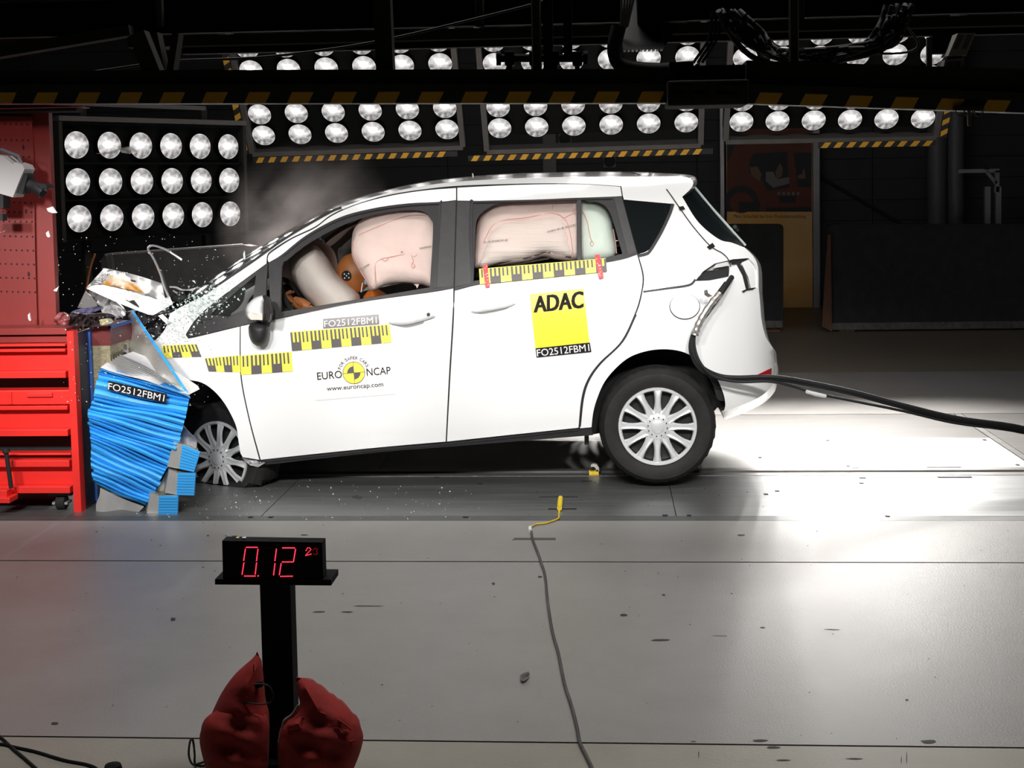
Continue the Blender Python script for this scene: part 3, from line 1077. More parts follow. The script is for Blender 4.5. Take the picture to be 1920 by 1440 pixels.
pr('picture_field', [(1363, 230), (1522, 230), (1522, 397), (1363, 397)], POR, .001)
pr('picture_sky', [(1363, 230), (1400, 230), (1363, 306)], PDK, .002)
pr('picture_window', [(1412, 288), (1476, 284), (1480, 352), (1438, 358), (1425, 330), (1404, 322), (1405, 305)], PDK, .002)
pr('picture_window', [(1488, 286), (1522, 286), (1522, 352), (1496, 350)], PDK, .002)
pr('picture_wheel', [(1392 + 32 * cos(a) - 2, 378 + 30 * sin(a)) for a in [pi + pi * k / 14 for k in range(15)]] + [(1420, 396), (1362, 396)], PDK, .002)
pr('picture_wheel_inner', [(1392 + 22 * cos(a) - 2, 380 + 20 * sin(a)) for a in [2 * pi * k / 16 for k in range(16)]], POR, .003)
pr('picture_figure', [(1454 + 0, 322), (1462, 306), (1468, 316), (1466, 330), (1456, 336)], PSKIN, .003)
pr('picture_figure', [(1436, 322), (1450, 322), (1456, 336), (1480, 332), (1480, 344), (1450, 352), (1436, 340)], PPALE, .003)
pr('picture_figure', [(1405, 314), (1420, 312), (1428, 326), (1424, 340), (1410, 330)], PSKIN, .003)
pr('picture_figure', [(1494, 330), (1504, 326), (1507, 314), (1511, 334), (1498, 336)], PSKIN, .003)
pr('picture_sign', [(1460, 367), (1493, 367), (1491, 380), (1462, 380)], PDK, .003)
for k in range(5):
    pr('picture_lamp', [(1458 + k * 9, 360), (1463 + k * 9, 360), (1463 + k * 9, 366), (1458 + k * 9, 366)], PPALE, .003)
pr('picture_ground', [(1436, 390), (1522, 388), (1522, 397), (1436, 397)], PDK, .002)
pr('picture_ground', [(1385, 378), (1425, 380), (1424, 397), (1386, 397)], PDK, .004)
psurf = lambda x, y, off: P(x, y, YP + .004 - off)
text_on('poster_slogan', 'Mehr Sicherheit bei Ihrer Produktentwicklung', [(1376, 402), (1511, 402), (1511, 411), (1376, 411)], psurf, .002, PDK, po)
pbox('plinth', 1363, 578, 1523, 584, YP - .02, YP + .03, WHITEPR, po)
tag(recenter(pbox('frame_post', 1525, 150, 1537, 577, YP - .05, YP + .05, ALUPROF)), 'aluminium post at the right edge of the poster', 'post', 'poster posts')
tag(recenter(pbox('frame_post', 1351, 150, 1358, 577, YP - .05, YP + .03, ALUPROF)), 'slim aluminium post at the left edge of the poster', 'post', 'poster posts')
for px, w, lb in ((1757, 17, 'grey round hall column, left one of the pair right of the poster'), (1792, 15, 'grey round hall column, right one of the pair right of the poster')):
    p = G(px, 585)
    x = P(px, 350, YB - .5).x
    o = MB().cyl((x, YB - .5, 0), (x, YB - .5, ZC), w * (YB - .5) / F, 24).build('round_column', COLUMN, None, smooth=40)
    tag(recenter(o), lb, 'column', 'hall columns')
# aluminium gantry stand behind the boards
st = empty('profile_stand', (P(1860, 600, 15.0).x, 15.0, 0), 'aluminium profile stand with a sideways arm behind the long board', 'stand')
for px in (1852, 1872):
    a, b = pbox_dims(px - 5, 350, px + 5, 590, 15.0, 15.06)
    MB().box((a[0], a[1], 0), (b[0], b[1], b[2])).build('upright', ALUPROF, st)
pbox('upright', 1866, 320, 1874, 360, 15.0, 15.05, ALUPROF, st)
pbox('arm', 1797, 317, 1874, 324, 15.0, 15.05, ALUPROF, st)
member('corner_brace', st, [(1850, 322), (1868, 344)], 15.0, 6, ALUPROF)
pbox('clamp', 1847, 306, 1855, 318, 14.98, 15.03, STEELDK, st)
a, b = pbox_dims(1835, 580, 1890, 590, 15.0, 15.3)
MB().box((a[0], 14.85, 0), (b[0], 15.25, .04)).build('base', ALUPROF, st)
# wall brace pipe, wall speakers
o = MB().cyl(P(1535, 330, YB - .06), P(1690, 420, YB - .06), .02, 10).build('brace_pipe', DARK)
tag(recenter(o), 'slanting dark pipe on the wall right of the poster', 'pipe')
for px, py, lb in ((1143, 302, 'small round fan in a square casing above the car roof'), (1059, 260, 'small round fan behind the middle light bank')):
    sp_ = empty('wall_fan', P(px, py, YB - .10), lb, 'fan', 'wall fans')
    pbox('casing', px - 12, py - 12, px + 12, py + 12, YB - .12, YB - .03, COLUMN, sp_, bev=.005)
    MB().lathe([(.06, 0), (.075, -.012), (.07, -.02), (.03, -.015), (.0001, -.015)], 20, Matrix.Translation(P(px, py, YB - .12))).build('grille_ring', DARK, sp_, smooth=40)
pbb = empty('wall_post', (P(1025, 300, YB - .1).x, YB - .1, 0), 'grey wall stanchion showing above the car roof', 'post')
a, b = pbox_dims(1018, 240, 1042, 330, YB - .10, YB - .03)
MB().box((a[0], YB - .10, 0), (b[0], YB - .03, ZC)).build('upright', COLUMN, pbb)
MB().box((a[0] - .05, YB - .12, 0), (b[0] + .05, YB - .03, .02)).build('base_plate', COLUMN, pbb)

# ================================================================== CAR
YC = 6.93
YM = YC + 0.875
PXM = 361.0


def hermite(tab, x):
    if x <= tab[0][0]: return tab[0][1]
    if x >= tab[-1][0]: return tab[-1][1]
    for i in range(len(tab) - 1):
        x0, y0 = tab[i]
        x1, y1 = tab[i + 1]
        if x <= x1:
            xm, ym = tab[i - 1] if i else (2 * x0 - x1, 2 * y0 - y1)
            xp, yp = tab[i + 2] if i + 2 < len(tab) else (2 * x1 - x0, 2 * y1 - y0)
            m0 = (y1 - ym) / (x1 - xm)
            m1 = (yp - y0) / (xp - x0)
            h = x1 - x0
            t = (x - x0) / h
            return (2 * t ** 3 - 3 * t * t + 1) * y0 + (t ** 3 - 2 * t * t + t) * h * m0 + (-2 * t ** 3 + 3 * t * t) * y1 + (t ** 3 - t * t) * h * m1


PROF = [(-.25, .10), (-.1, .06), (0, .03), (.1, .012), (.25, .002), (.42, .0), (.56, .004), (.66, .012), (.76, .034), (.86, .062), (1.0, .110), (1.12, .158), (1.24, .210), (1.32, .255), (1.38, .31), (1.43, .38)]
PLAN = [(260, .14), (300, .085), (350, .035), (400, .012), (450, .0), (1150, .0), (1230, .012), (1300, .035), (1350, .065), (1390, .11), (1415, .155), (1435, .215), (1448, .28), (1458, .36)]


def sill_y(px): return 862 - (px - 470) * 0.092


def SD(px, py):
    h = (sill_y(px) - py) / PXM
    w = min(1, max(0, (h - .55) / .5))
    pl = hermite(PLAN, px)
    if px > 1150 and h > .75:      # the tail narrows a little more up high
        pl += (px - 1150) / 300 * .05 * min(1, (h - .75) / .3)
    return hermite(PROF, h) + pl


def S(px, py, off=0.0):
    return P(px, py, YC + SD(px, py) - off)


car = empty('car', (P(870, 800, YC).x, YM, 0), 'white crash-test hatchback with its nose crushed against the blue barrier', 'car')
CARLOC = WM[car.name].translation.copy()


def mirror(o, deep=True):
    c = o.copy()
    COL.objects.link(c)
    c.parent = car
    c.location = (0, 2 * (YM - CARLOC.y), 0)
    c.scale = (1, -1, 1)
    WM[c.name] = WM[car.name]
    return c


def panel(name, outline, m, thick=.006, step=14, holes=(), off=0.0, mir=True, parent=None, smooth=35, corners=True):
    out = spline(outline, 4, True) if corners else outline
    o = solid(name, out, lambda x, y: S(x, y, off), m, parent or car, thick, step, holes, smooth=smooth)
    if mir: mirror(o)
    return o


# --- outlines traced from the photograph (third value 1 = corner)
DOOR_GAP_F = [(450, 612, 1), (450, 670), (453, 720), (468, 792), (486, 862, 1)]
front_door = panel('front_door', [(451.5, 612, 1), (522, 597.5), (669, 567.5), (809, 547.5), (850, 540, 1), (848, 600), (842, 700), (835.5, 828, 1), (720, 838), (591, 851), (489, 862, 1), (470, 792), (455, 720), (451.5, 670)], PAINT)
rear_door = panel('rear_door', [(853, 545, 1), (897, 533.5), (1000, 513), (1150, 489.5), (1194.5, 477, 1), (1204.5, 519), (1200, 556), (1189, 590.6), (1164, 640.6), (1123, 681), (1101, 712.5), (1090, 747), (1084.5, 802, 1), (960, 815), (838, 828, 1), (845, 700), (851, 600)], PAINT)
panel('front_door_frame', [(502, 488, 1), (504, 478), (519, 466.5), (549, 447.5), (591, 427.5), (622, 405), (669, 384), (731, 367.5), (794, 357.5), (855, 352.5, 1), (855, 375, 1), (822, 378.5), (762, 381.5), (700, 390.5), (637, 407.5), (575, 440.5), (528, 477.5), (504, 492, 1)], PAINT, off=.002)
panel('rear_door_frame', [(857.5, 352, 1), (950, 347.5), (1028, 345.5), (1100, 346), (1163, 350, 1), (1166, 367.5, 1), (1150, 368.5), (1081, 371), (950, 376.5), (857.5, 376, 1)], PAINT, off=.002)
panel('front_fender', [(319, 588, 1), (340, 575, 1), (352, 588), (362, 605, 1), (348, 628), (353, 635), (449.5, 612.5, 1), (449.5, 670), (452.5, 720), (467.5, 792), (486, 862, 1), (466, 859), (455, 857, 1), (451, 850), (447, 825), (443, 800), (432, 775), (418, 752), (399, 731), (374, 716), (333, 711, 1), (322, 695), (308, 671), (296, 655), (287, 642), (300, 630), (312, 612)], PAINT, step=10)
# body side: A pillar, roof rail, rear quarter
QW = spline([(1168, 374, 1), (1259, 382, 1), (1254, 400), (1236, 437), (1217, 468), (1196, 477, 1)], 4, True)
CAV = [(1303, 527), (1318, 509), (1340, 494), (1375, 486), (1403, 484), (1413, 495), (1419, 507), (1420, 540), (1399, 545), (1392, 517), (1381, 497), (1368.5, 501), (1366, 519), (1330, 526)]
SIDE = [(341, 575, 1), (376, 556), (466, 496), (528, 452), (575, 423), (622, 397), (669, 379), (731, 361), (794, 348.5), (856, 341), (950, 335), (1050, 332), (1150, 331), (1230, 331), (1270, 330.5), (1293, 334), (1300, 343), (1294, 355), (1279, 369, 1),
        (1309, 416), (1347, 448), (1372, 455), (1396, 464, 1), (1412, 480), (1421, 500), (1422.5, 541), (1425, 566), (1428, 600), (1436, 632), (1448.5, 652), (1451, 669), (1454, 690), (1450, 717), (1440, 732), (1420, 747), (1388, 760.5), (1357, 771, 1),
        (1360, 760), (1357, 740), (1347, 714.6), (1342, 707), (1323, 688.5), (1297, 667.7), (1274, 658), (1243, 654.7), (1211, 658.6), (1180, 670), (1154, 691), (1133, 717), (1120, 746), (1112.5, 772), (1109, 801, 1),
        (1087.5, 803, 1), (1093, 747), (1104, 712.5), (1126, 681), (1167, 640.6), (1192, 590.6), (1203, 556), (1207.5, 519), (1196.5, 476, 1), (1168, 367.5, 1), (1165, 349, 1), (1100, 345), (1028, 343.8), (950, 345), (856, 348.5), (794, 355), (731, 365), (669, 381.5), (622, 402), (591, 424.5), (549, 444.5), (518, 463), (502, 476), (499.5, 494, 1), (445, 534), (389, 577), (362, 604, 1)]
panel('body_side', SIDE, PAINT, step=12, holes=[QW, CAV])
# door gaps filled by a dark seal just behind the panels
SEAL = mat('door_seal_rubber', (0.015, 0.015, 0.015), 0.7)


def strip(name, pts, w, m, off, parent=car, mir=True, th=.006):
    pts = spline(pts, 5)
    L, R = [], []
    for i, p in enumerate(pts):
        a, b = pts[max(i - 1, 0)], pts[min(i + 1, len(pts) - 1)]
        dx, dy = b[0] - a[0], b[1] - a[1]
        l = sqrt(dx * dx + dy * dy) or 1
        ww = w(i / (len(pts) - 1)) if callable(w) else w
        nx, ny = -dy / l * ww / 2, dx / l * ww / 2
        L.append((p[0] + nx, p[1] + ny))
        R.append((p[0] - nx, p[1] - ny))
    mb = MB()
    fr = [[S(*q, off) for q in L], [S(*q, off) for q in R]]
    bk = [[p + Vector((0, th, 0)) for p in r] for r in fr]
    mb.loft([fr[0], fr[1], bk[1], bk[0], fr[0]])
    o = mb.build(name, m, parent, smooth=40)
    if mir: mirror(o)
    return o


strip('door_seal', [(450.5, 612), (450.5, 670), (454, 720), (469, 792), (487.5, 862)], 8, SEAL, -.008)
strip('door_seal', [(856, 352), (855, 376), (851.5, 541), (849.5, 600), (843.5, 700), (837, 829)], 7, SEAL, -.008)
strip('door_seal', [(1195.5, 477), (1206, 519), (1201.5, 556), (1190.5, 590.6), (1165.5, 640.6), (1124.5, 681), (1102.5, 712.5), (1091.5, 747), (1086, 802)], 8, SEAL, -.006)
strip('roof_seal', [(503, 477), (518.5, 465), (549, 446), (591, 426), (622, 403.5), (669, 383), (731, 366.5), (794, 356.5), (856, 350.5), (950, 346.5), (1028, 344.6)], 6, SEAL, -.004)
strip('sliding_door_rail', [(1206, 547), (1250, 541), (1292, 534.5), (1304, 524)], 4, BLACKPL, .003)
strip('body_crease', [(1088, 800), (1094, 747), (1105, 712.5), (1127, 681), (1168, 640), (1193, 590)], 2.2, BLACKPL, .002)
# black sill
panel('sill', [(480, 860, 1), (500, 863), (591, 853), (720, 839.5), (836, 830), (960, 817), (1109, 802, 1), (1112, 816, 1), (1050, 821), (836, 838), (720, 847), (590, 861), (500, 871), (484, 868, 1)], BLACKPL, thick=.05, off=-.006, step=10)
panel('sill_moulding', [(487, 863.5, 1), (591, 853), (720, 840), (836, 830.5), (1085, 804, 1), (1085, 807, 1), (836, 834), (720, 844), (591, 857), (490, 867, 1)], BLACKPL, thick=.02, off=.004, step=10)

# --- windows
GW = spline([(526, 585, 1), (528, 500), (535, 490, 1), (575, 459), (637, 425), (700, 403), (762, 394), (794, 397), (808, 411), (812, 431), (806, 539, 1), (675, 561)], 4, True)
panel('front_window_frame', [(503, 493, 1), (528, 478), (575, 441), (637, 408), (700, 391), (762, 382), (822, 379), (855.5, 375.5, 1), (851, 539, 1), (809, 547), (669, 567), (522, 597), (508, 600.5, 1)], BLACKPL, thick=.02, step=10, holes=[GW], off=.003)
panel('pillar_film', [(823, 381, 1), (854.5, 376.5, 1), (850, 536, 1), (814, 540, 1), (820, 470)], GREYTRIM, thick=.004, step=14, off=.007)
strip('window_moulding', [(510, 598), (522, 594.5), (669, 564.5), (809, 544.5), (851, 537)], 5, BLACKPL, .012)
strip('window_moulding', [(817, 540), (821, 470), (826, 384), (822, 381), (762, 384.5), (700, 393.5), (637, 410.5), (575, 443.5), (530, 479)], 3.5, BLACKPL, .010)
gl = solid('front_window', [(x, y) for x, y in GW], lambda x, y: S(x, y, -.008), SIDEGLASS, car, thick=.004, step=14)
mirror(gl)
TQ = [(395, 590), (420, 567), (480, 516), (475, 557), (471, 576), (428, 594)]
panel('corner_window_frame', [(349, 628, 1), (362, 605), (389, 578), (445, 535), (499, 495, 1), (502, 492, 1), (499, 560), (507, 600, 1), (450, 611), (353, 634, 1)], BLACKPL, thick=.02, step=8, holes=[TQ], off=.003)
gl = solid('corner_window', TQ, lambda x, y: S(x, y, -.008), SIDEGLASS, car, thick=.004, step=10)
mirror(gl)
R1 = spline([(888, 527, 1), (891, 434), (897, 407), (918, 389), (950, 381), (1081, 375.5, 1), (1082, 496, 1)], 4, True)
R2 = spline([(1090, 375, 1), (1123, 380), (1144, 400), (1167, 476, 1), (1091, 494, 1)], 4, True)
panel('rear_window_frame', [(857, 376.5, 1), (884, 376.5), (950, 377), (1081, 371.5), (1150, 369), (1166, 368, 1), (1195, 476, 1), (1150, 489), (1000, 512), (897, 533), (852.5, 544, 1)], BLACKPL, thick=.02, step=10, holes=[R1, R2], off=.003)
panel('pillar_film', [(857.5, 378, 1), (881, 378, 1), (879, 440), (884, 531, 1), (853, 537.5, 1)], GREYTRIM, thick=.004, step=14, off=.007)
panel('pillar_film', [(1151, 371, 1), (1165, 369.5, 1), (1193, 474, 1), (1178, 480, 1)], GREYTRIM, thick=.004, step=14, off=.007)
strip('window_post', [(1085.5, 374), (1086.5, 492)], 6.5, GREYTRIM, .008)
strip('window_moulding', [(853, 541.5), (897, 530.5), (1000, 510), (1150, 486.5), (1195, 474)], 5, BLACKPL, .012)
strip('window_moulding', [(886, 531), (884, 440), (886, 380), (892, 378.5), (1000, 376), (1081, 372.5), (1148, 371)], 3.5, BLACKPL, .010)
for nm, q in (('rear_window', R1), ('rear_side_pane', R2)):
    mirror(solid(nm, q, lambda x, y: S(x, y, -.008), SIDEGLASS, car, thick=.004, step=14))
panel('quarter_window', QW, DARKGLASS, thick=.004, off=-.004, corners=False)
strip('quarter_window_trim', [(1262, 382), (1255.5, 402), (1238.5, 438), (1219, 470), (1210, 476.5), (1196, 479.5)], 5.5, BLACKPL, .006)

# --- roof, windscreen, rear end (lofted across the width)
def row3(nearpts, midpts, n=9, pw=2.0):
    """rows from the near edge over the centre to the mirrored far edge"""
    rows = []
    for k in range(n):
        t = k / (n - 1)
        row = []
        for a, m in zip(nearpts, midpts):
            far = Vector((a.x, 2 * YM - a.y, a.z))
            base = a.lerp(far, t)
            mm = Vector((a.x, YM, a.z))
            w = 1 - abs(2 * t - 1) ** pw
            row.append(base + (m - mm) * w)
        rows.append(row)
    return rows


def thick_loft(name, rows, m, th, smooth=50):
    mb = MB()
    nr, nc = len(rows), len(rows[0])
    mb.loft(rows)
    off = Vector(th)
    k = len(mb.v)
    mb.add([v + off for r in rows for v in r], [[i for i in f][::-1] for f in mb.f])
    per = [i for i in range(nc)] + [r * nc + nc - 1 for r in range(1, nr)] + [(nr - 1) * nc + i for i in range(nc - 2, -1, -1)] + [r * nc for r in range(nr - 2, 0, -1)]
    for a, b in zip(per, per[1:] + per[:1]):
        mb.f.append([a, b, b + k, a + k])
    return mb.build(name, m, car, smooth=smooth)


ROOF_E = spline([(640, 391), (669, 380), (731, 362), (794, 349.5), (856, 342), (950, 336), (1050, 333), (1150, 332), (1215, 333), (1250, 338)], 4)
ROOF_C = spline([(632, 387), (669, 373), (731, 355.5), (794, 342), (856, 333.5), (950, 326), (1050, 323), (1150, 321.5), (1215, 323), (1250, 326)], 4)
ROOFP = mat('white_roof_paint', (0.84, 0.84, 0.84), 0.16, coat=0.7)
thick_loft('roof', row3([S(*p) for p in ROOF_E], [P(*p, YM) for p in ROOF_C], 13, 2.4), ROOFP, (0, 0, -.012))
WS_E = spline([(377, 556), (466, 496), (528, 452), (575, 423), (622, 397.5), (640, 390.5)], 4)
WS_C = spline([(352, 558), (452, 490), (518, 450), (566, 421), (615, 394), (632, 386)], 4)
thick_loft('windscreen', row3([S(*p) for p in WS_E], [P(*p, YM) for p in WS_C], 13, 2.2), SHIELDGLASS, (.012, 0, -.008))
strip('windscreen_trim', [(374, 557), (466, 495), (528, 451), (575, 422), (622, 396), (640, 389)], 4.5, BLACKPL, .004)
# spoiler
SPO = spline([(1215, 331), (1250, 330), (1275, 330.5), (1293, 334), (1300, 343), (1294, 355), (1279, 369)], 4)
SPC = spline([(1215, 323.5), (1262, 326), (1292, 328.5), (1301, 334), (1302.5, 343), (1299, 351), (1290, 360)], 4)
thick_loft('roof_spoiler', row3([S(x, y) for x, y in SPO], [P(x, y, YM) for x, y in SPC], 13, 3), PAINT, (-.012, 0, -.010))
# rear window wraps round the corner
RG_E = spline([(1279, 370), (1309, 416), (1347, 447.5), (1372, 454.5), (1390, 461)], 5)
RG_C = spline([(1302, 352), (1331, 387), (1362, 422), (1380, 442), (1397, 461)], 5)
rows = []
near = [S(*p, -.004) for p in RG_E]
sil = [P(*p, YC + .50) for p in RG_C]
mid = [P(p[0] - 2, p[1], YM) for p in RG_C]
rows = [near, [a.lerp(b, .55) for a, b in zip(near, sil)], sil, mid]
rows += [[Vector((v.x, 2 * YM - v.y, v.z)) for v in r] for r in rows[2::-1]]
thick_loft('tailgate_window', rows, TAILGLASS, (-.006, 0, -.004))
edge = MB()
edge.tube([P(x + .8, y - .8, YC + .46) for x, y in RG_C], .007, 6)
edge.build('tailgate_window_edge', mat('pale_glass_edge', (0.55, 0.62, 0.60), 0.2), car, smooth=60)
# tailgate lower and bumper
def rear_loft(name, pts, m, dmid=3, th=(-.012, 0, 0)):
    q = spline(pts, 4)
    return thick_loft(name, row3([S(*p) for p in q], [P(p[0] - dmid, p[1], YM) for p in q], 13, 2.6), m, th)


rear_loft('tailgate', [(1396, 464), (1412, 480), (1421, 500), (1422.5, 541)], PAINT, 2)
rear_loft('rear_bumper', [(1422.5, 541), (1425, 566), (1428, 600), (1436, 632), (1448.5, 652), (1451, 669), (1454, 690), (1450, 717), (1440, 732), (1420, 747), (1388, 760.5), (1357, 771)], PAINT, 3)
strip('bumper_side_fin', [(1453, 681), (1455.5, 690), (1455, 704), (1451, 717)], 5, PAINT, .012)
panel('rear_reflector', [(1398, 713, 1), (1447, 690, 1), (1446.5, 703, 1), (1424, 717, 1)], REDLENS, thick=.004, off=.004, step=8)
# tail-lamp cavity with its dark socket, dark slot and loose white lamp box
cv = solid('lamp_cavity', [(1298, 530), (1318, 505), (1345, 490), (1404, 481), (1424, 505), (1424, 545), (1398, 549), (1330, 530)], lambda x, y: S(x, y, -.085), PAINT, car, thick=.004, step=10)
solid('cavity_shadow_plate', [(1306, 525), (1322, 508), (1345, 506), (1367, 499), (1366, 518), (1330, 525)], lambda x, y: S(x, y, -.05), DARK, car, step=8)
solid('cavity_white_bracket', [(1338, 501), (1345, 493), (1366, 489), (1366, 498), (1338, 503)], lambda x, y: S(x, y, -.03), PAINT, car, step=8)
solid('cavity_top_slot', [(1370, 487), (1400, 484), (1401, 488), (1372, 493)], lambda x, y: S(x, y, -.02), DARK, car, step=8)
solid('lamp_slot', spline([(1379, 493, 1), (1387, 493, 1), (1395, 507), (1401, 523), (1404, 540, 1), (1396, 544, 1), (1393, 527), (1387, 508)], 4, True), lambda x, y: S(x, y, -.02), DARK, car, step=8)
solid('lamp_box', [(1390, 493), (1404, 486), (1416, 500), (1420, 520), (1420, 539), (1408, 541), (1403, 520)], lambda x, y: S(x, y, -.012), PAINT, car, step=8)
solid('lamp_clip', [(1391, 546), (1402, 541), (1417, 539), (1412, 543), (1400, 545), (1394, 549)], lambda x, y: S(x, y, .006), DARK, car, step=8)
# fuel flap
q = [(1284 + 27.5 * cos(a), 574 + 23.5 * sin(a)) for a in [2 * pi * k / 40 for k in range(40)]]
solid('fuel_flap', q, lambda x, y: S(x, y, .012), PAINT, car, thick=.014, step=10)
solid('fuel_flap_gap', [(1284 + 28.8 * cos(a), 574.8 + 24.6 * sin(a)) for a in [2 * pi * k / 40 for k in range(40)]], lambda x, y: S(x, y, .0015), BLACKPL, car, thick=.003, step=12)
# door handles
def handle(out, lower, keyx=None, keyy=None):
    h = pillow('door_handle', spline(out, 4, True), lambda x, y: YC + SD(x, y) - .010, .014, PAINT, car, step=5, smooth=60)
    mirror(h)
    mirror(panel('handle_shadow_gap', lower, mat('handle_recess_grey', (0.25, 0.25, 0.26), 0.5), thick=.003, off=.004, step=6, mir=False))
    if keyx:
        MB().lathe([(.0001, -.004), (.008, -.004), (.010, .006)], 16, Matrix.Translation(S(keyx, keyy, .026))).build('key_lock', GREYTRIM, h, smooth=40)


handle([(727, 603), (748, 588), (787, 580), (812, 588), (817, 593), (800, 600), (765, 609), (740, 609)], [(735, 609, 1), (762, 610), (795, 602, 1), (793, 606), (762, 613.5)], 803, 590)
handle([(881, 584), (900, 571), (935, 565), (962, 564), (969, 568), (950, 577), (915, 584), (890, 587)], [(890, 586, 1), (920, 584), (955, 577, 1), (940, 582), (905, 588.5)])

# --- door mirror
mr_ = empty_like = None
mo = pillow('mirror_shell', spline([(459, 583), (463, 572), (476, 559), (492, 554), (500, 556), (497, 580), (496, 601, 0), (480, 601), (464, 597)], 4, True), lambda x, y: YC - .10, .085, PAINT, car, step=5)
pillow('mirror_back_rim', spline([(492, 554.5), (502, 556), (509, 570), (511, 585), (508, 601), (503, 605), (494, 603), (493, 580)], 4, True), lambda x, y: YC - .11, .075, BLACKPL, mo, step=4)
solid('mirror_glass', spline([(499, 562), (504, 562), (508, 575), (508, 588), (505, 601), (500, 600)], 4, True), lambda x, y: P(x, y, YC - .19), mat('mirror_glass', (0.35, 0.33, 0.33), 0.08, metal=0.9), mo, thick=.004, step=6)
pillow('mirror_base', spline([(466, 612), (470, 606), (490, 605), (502, 610), (503, 625), (498, 642), (486, 649), (474, 644), (467, 630)], 4, True), lambda x, y: YC - .07, .055, BLACKPL, mo, step=5)
solid('mirror_indicator', [(464, 589), (480, 590), (492, 588), (492, 600), (470, 599)], lambda x, y: P(x, y, YC - .178), mat('clear_indicator_lens', (0.75, 0.68, 0.60), 0.15, coat=.5), mo, thick=.01, step=6)
MB().tube([S(497, 606), P(486, 612, YC - .05)], .03, 8).build('mirror_arm', BLACKPL, mo, smooth=60)

# --- wheels
def wheel(C, steer, camber, flat=None, spin=0.0, name='wheel', outer=-1):
    """C = centre of outer face; axis local Y, outer face towards -Y"""
    R0, R1, W = .308, .203, .19
    M = Matrix.Translation(C) @ Matrix.Rotation(steer, 4, 'Z') @ Matrix.Rotation(camber, 4, 'X') @ Matrix.Rotation(spin, 4, 'Y')
    if outer > 0: M = M @ Matrix.Rotation(pi, 4, 'Z')

    def fl(vs):
        if flat is None: return vs
        out = []
        for v in vs:
            v = v.copy()
            if v.z < flat + .10:
                d = flat + .10 - v.z
                v.z = flat + max(.002, .10 - d * .62) if v.z < flat else flat + .10 - d * .9
                v.z = max(v.z, flat + .002)
            out.append(v)
        return out
    tb = MB()
    prof = [(R1 - .012, .03), (R1, .008), (R1 + .010, .002), (R1 + .05, -.010), (R1 + .075, -.006), (R0 - .018, .012), (R0 - .004, .026), (R0, .040), (R0, .066), (R0 - .007, .067), (R0 - .007, .074), (R0, .075), (R0, .110), (R0 - .007, .111), (R0 - .007, .118), (R0, .119), (R0, .150), (R0 - .006, .166), (R0 - .03, .186), (R1 + .03, W), (R1, .178), (R1 - .02, .16)]
    tb.lathe(prof, 72, M)
    # tread blocks: every second segment of the shoulder sits lower
    m = len(prof)
    Mi_ = M.inverted()
    for k in range(72):
        if k % 2 == 0:
            for j in (6, 7):
                v = Mi_ @ tb.v[k * m + j]
                r = sqrt(v.x ** 2 + v.z ** 2)
                s = (r - .006) / r
                tb.v[k * m + j] = M @ Vector((v.x * s, v.y, v.z * s))
    tb.v = fl(tb.v)
    root = tb.build(name, RUBBER, car, smooth=38)
    rim = MB().lathe([(.0001, .055), (.09, .05), (.15, .062), (.185, .055), (.192, .02), (.199, .015), (.199, .10)], 40, M)
    rim.v = fl(rim.v) if flat else rim.v
    rim.build('steel_rim', STEELDK, root, smooth=40)
    hb = MB()
    hb.lathe([(.186, .006), (.192, -.002), (.204, -.003), (.2065, .004), (.203, .02), (.188, .02)], 72, M, closed=True)
    hb.lathe([(.0001, -.004), (.046, -.004), (.060, .000), (.080, .006), (.086, .016), (.07, .022), (.0001, .022)], 48, M)
    N = 12
    for k in range(N):
        a = 2 * pi * k / N + .1
        secs = []
        for (r, w, y, th) in ((.060, .034, .000, .012), (.085, .032, .000, .012), (.105, .026, -.003, .012), (.13, .0235, -.005, .012), (.155, .025, -.006, .012), (.180, .031, -.004, .012), (.195, .042, .000, .012)):
            sec = []
            for (sx, sy) in ((-1, .012), (-.62, .0), (-.2, .003), (.2, .003), (.62, .0), (1, .012), (.8, .02), (-.8, .02)):
                t = sx * w / 2 * 1.35
                sec.append(M @ Vector((r * cos(a) - t * sin(a), y + sy, r * sin(a) + t * cos(a))))
            secs.append(sec)
        hb.loft([s + s[:1] for s in secs])
    hub = hb.build('hubcap', SILVER, root, smooth=45)
    MB().lathe([(.0001, -.010), (.026, -.010), (.034, -.007), (.037, .0)], 32, M).build('centre_cap', SILVER, root, smooth=40)
    db = MB()
    for k in range(12):
        a = 2 * pi * k / 12
        c = M @ Vector((.050 * cos(a), -.0055, .050 * sin(a)))
        d = (M.to_3x3() @ Vector((0, -1, 0)))
        db.cyl(c, c + d * .004, .0034, 6)
    db.build('bolt_dots', DARK, root)
    return root


RWC = P(1233, 800, YC + .02)
wheel(RWC, 0, 0, spin=.12)
wheel(Vector((RWC.x, 2 * YM - YC - .02, RWC.z)), 0, 0, outer=1)
FWC = P(407, 860, YC + .17)
wheel(FWC, radians(-24), radians(-3), flat=0.0, spin=.2)
wheel(Vector((FWC.x, 2 * YM - YC - .05, max(.31, FWC.z))), radians(-8), 0, outer=1)

# wheel-arch liners (dark bowls behind the arches)
def liner(cx, cy, rx, ry, a0, a1, depth, name='wheel_arch_liner'):
    rows = []
    n = 22
    ring = [(cx + rx * cos(a0 + (a1 - a0) * k / n), cy - ry * sin(a0 + (a1 - a0) * k / n)) for k in range(n + 1)]
    r0 = [S(*p, -.008) for p in ring]
    r1 = [Vector((v.x, v.y + depth, v.z)) for v in r0]
    c = sum(r1, Vector()) / len(r1)
    r2 = [c.lerp(v, .02) for v in r1]
    return mirror(thick_loft(name, [r0, r1, r2], mat('felt_arch_liner', (0.014, 0.014, 0.015), 0.85, noise=.3), (0, .004, .0)))


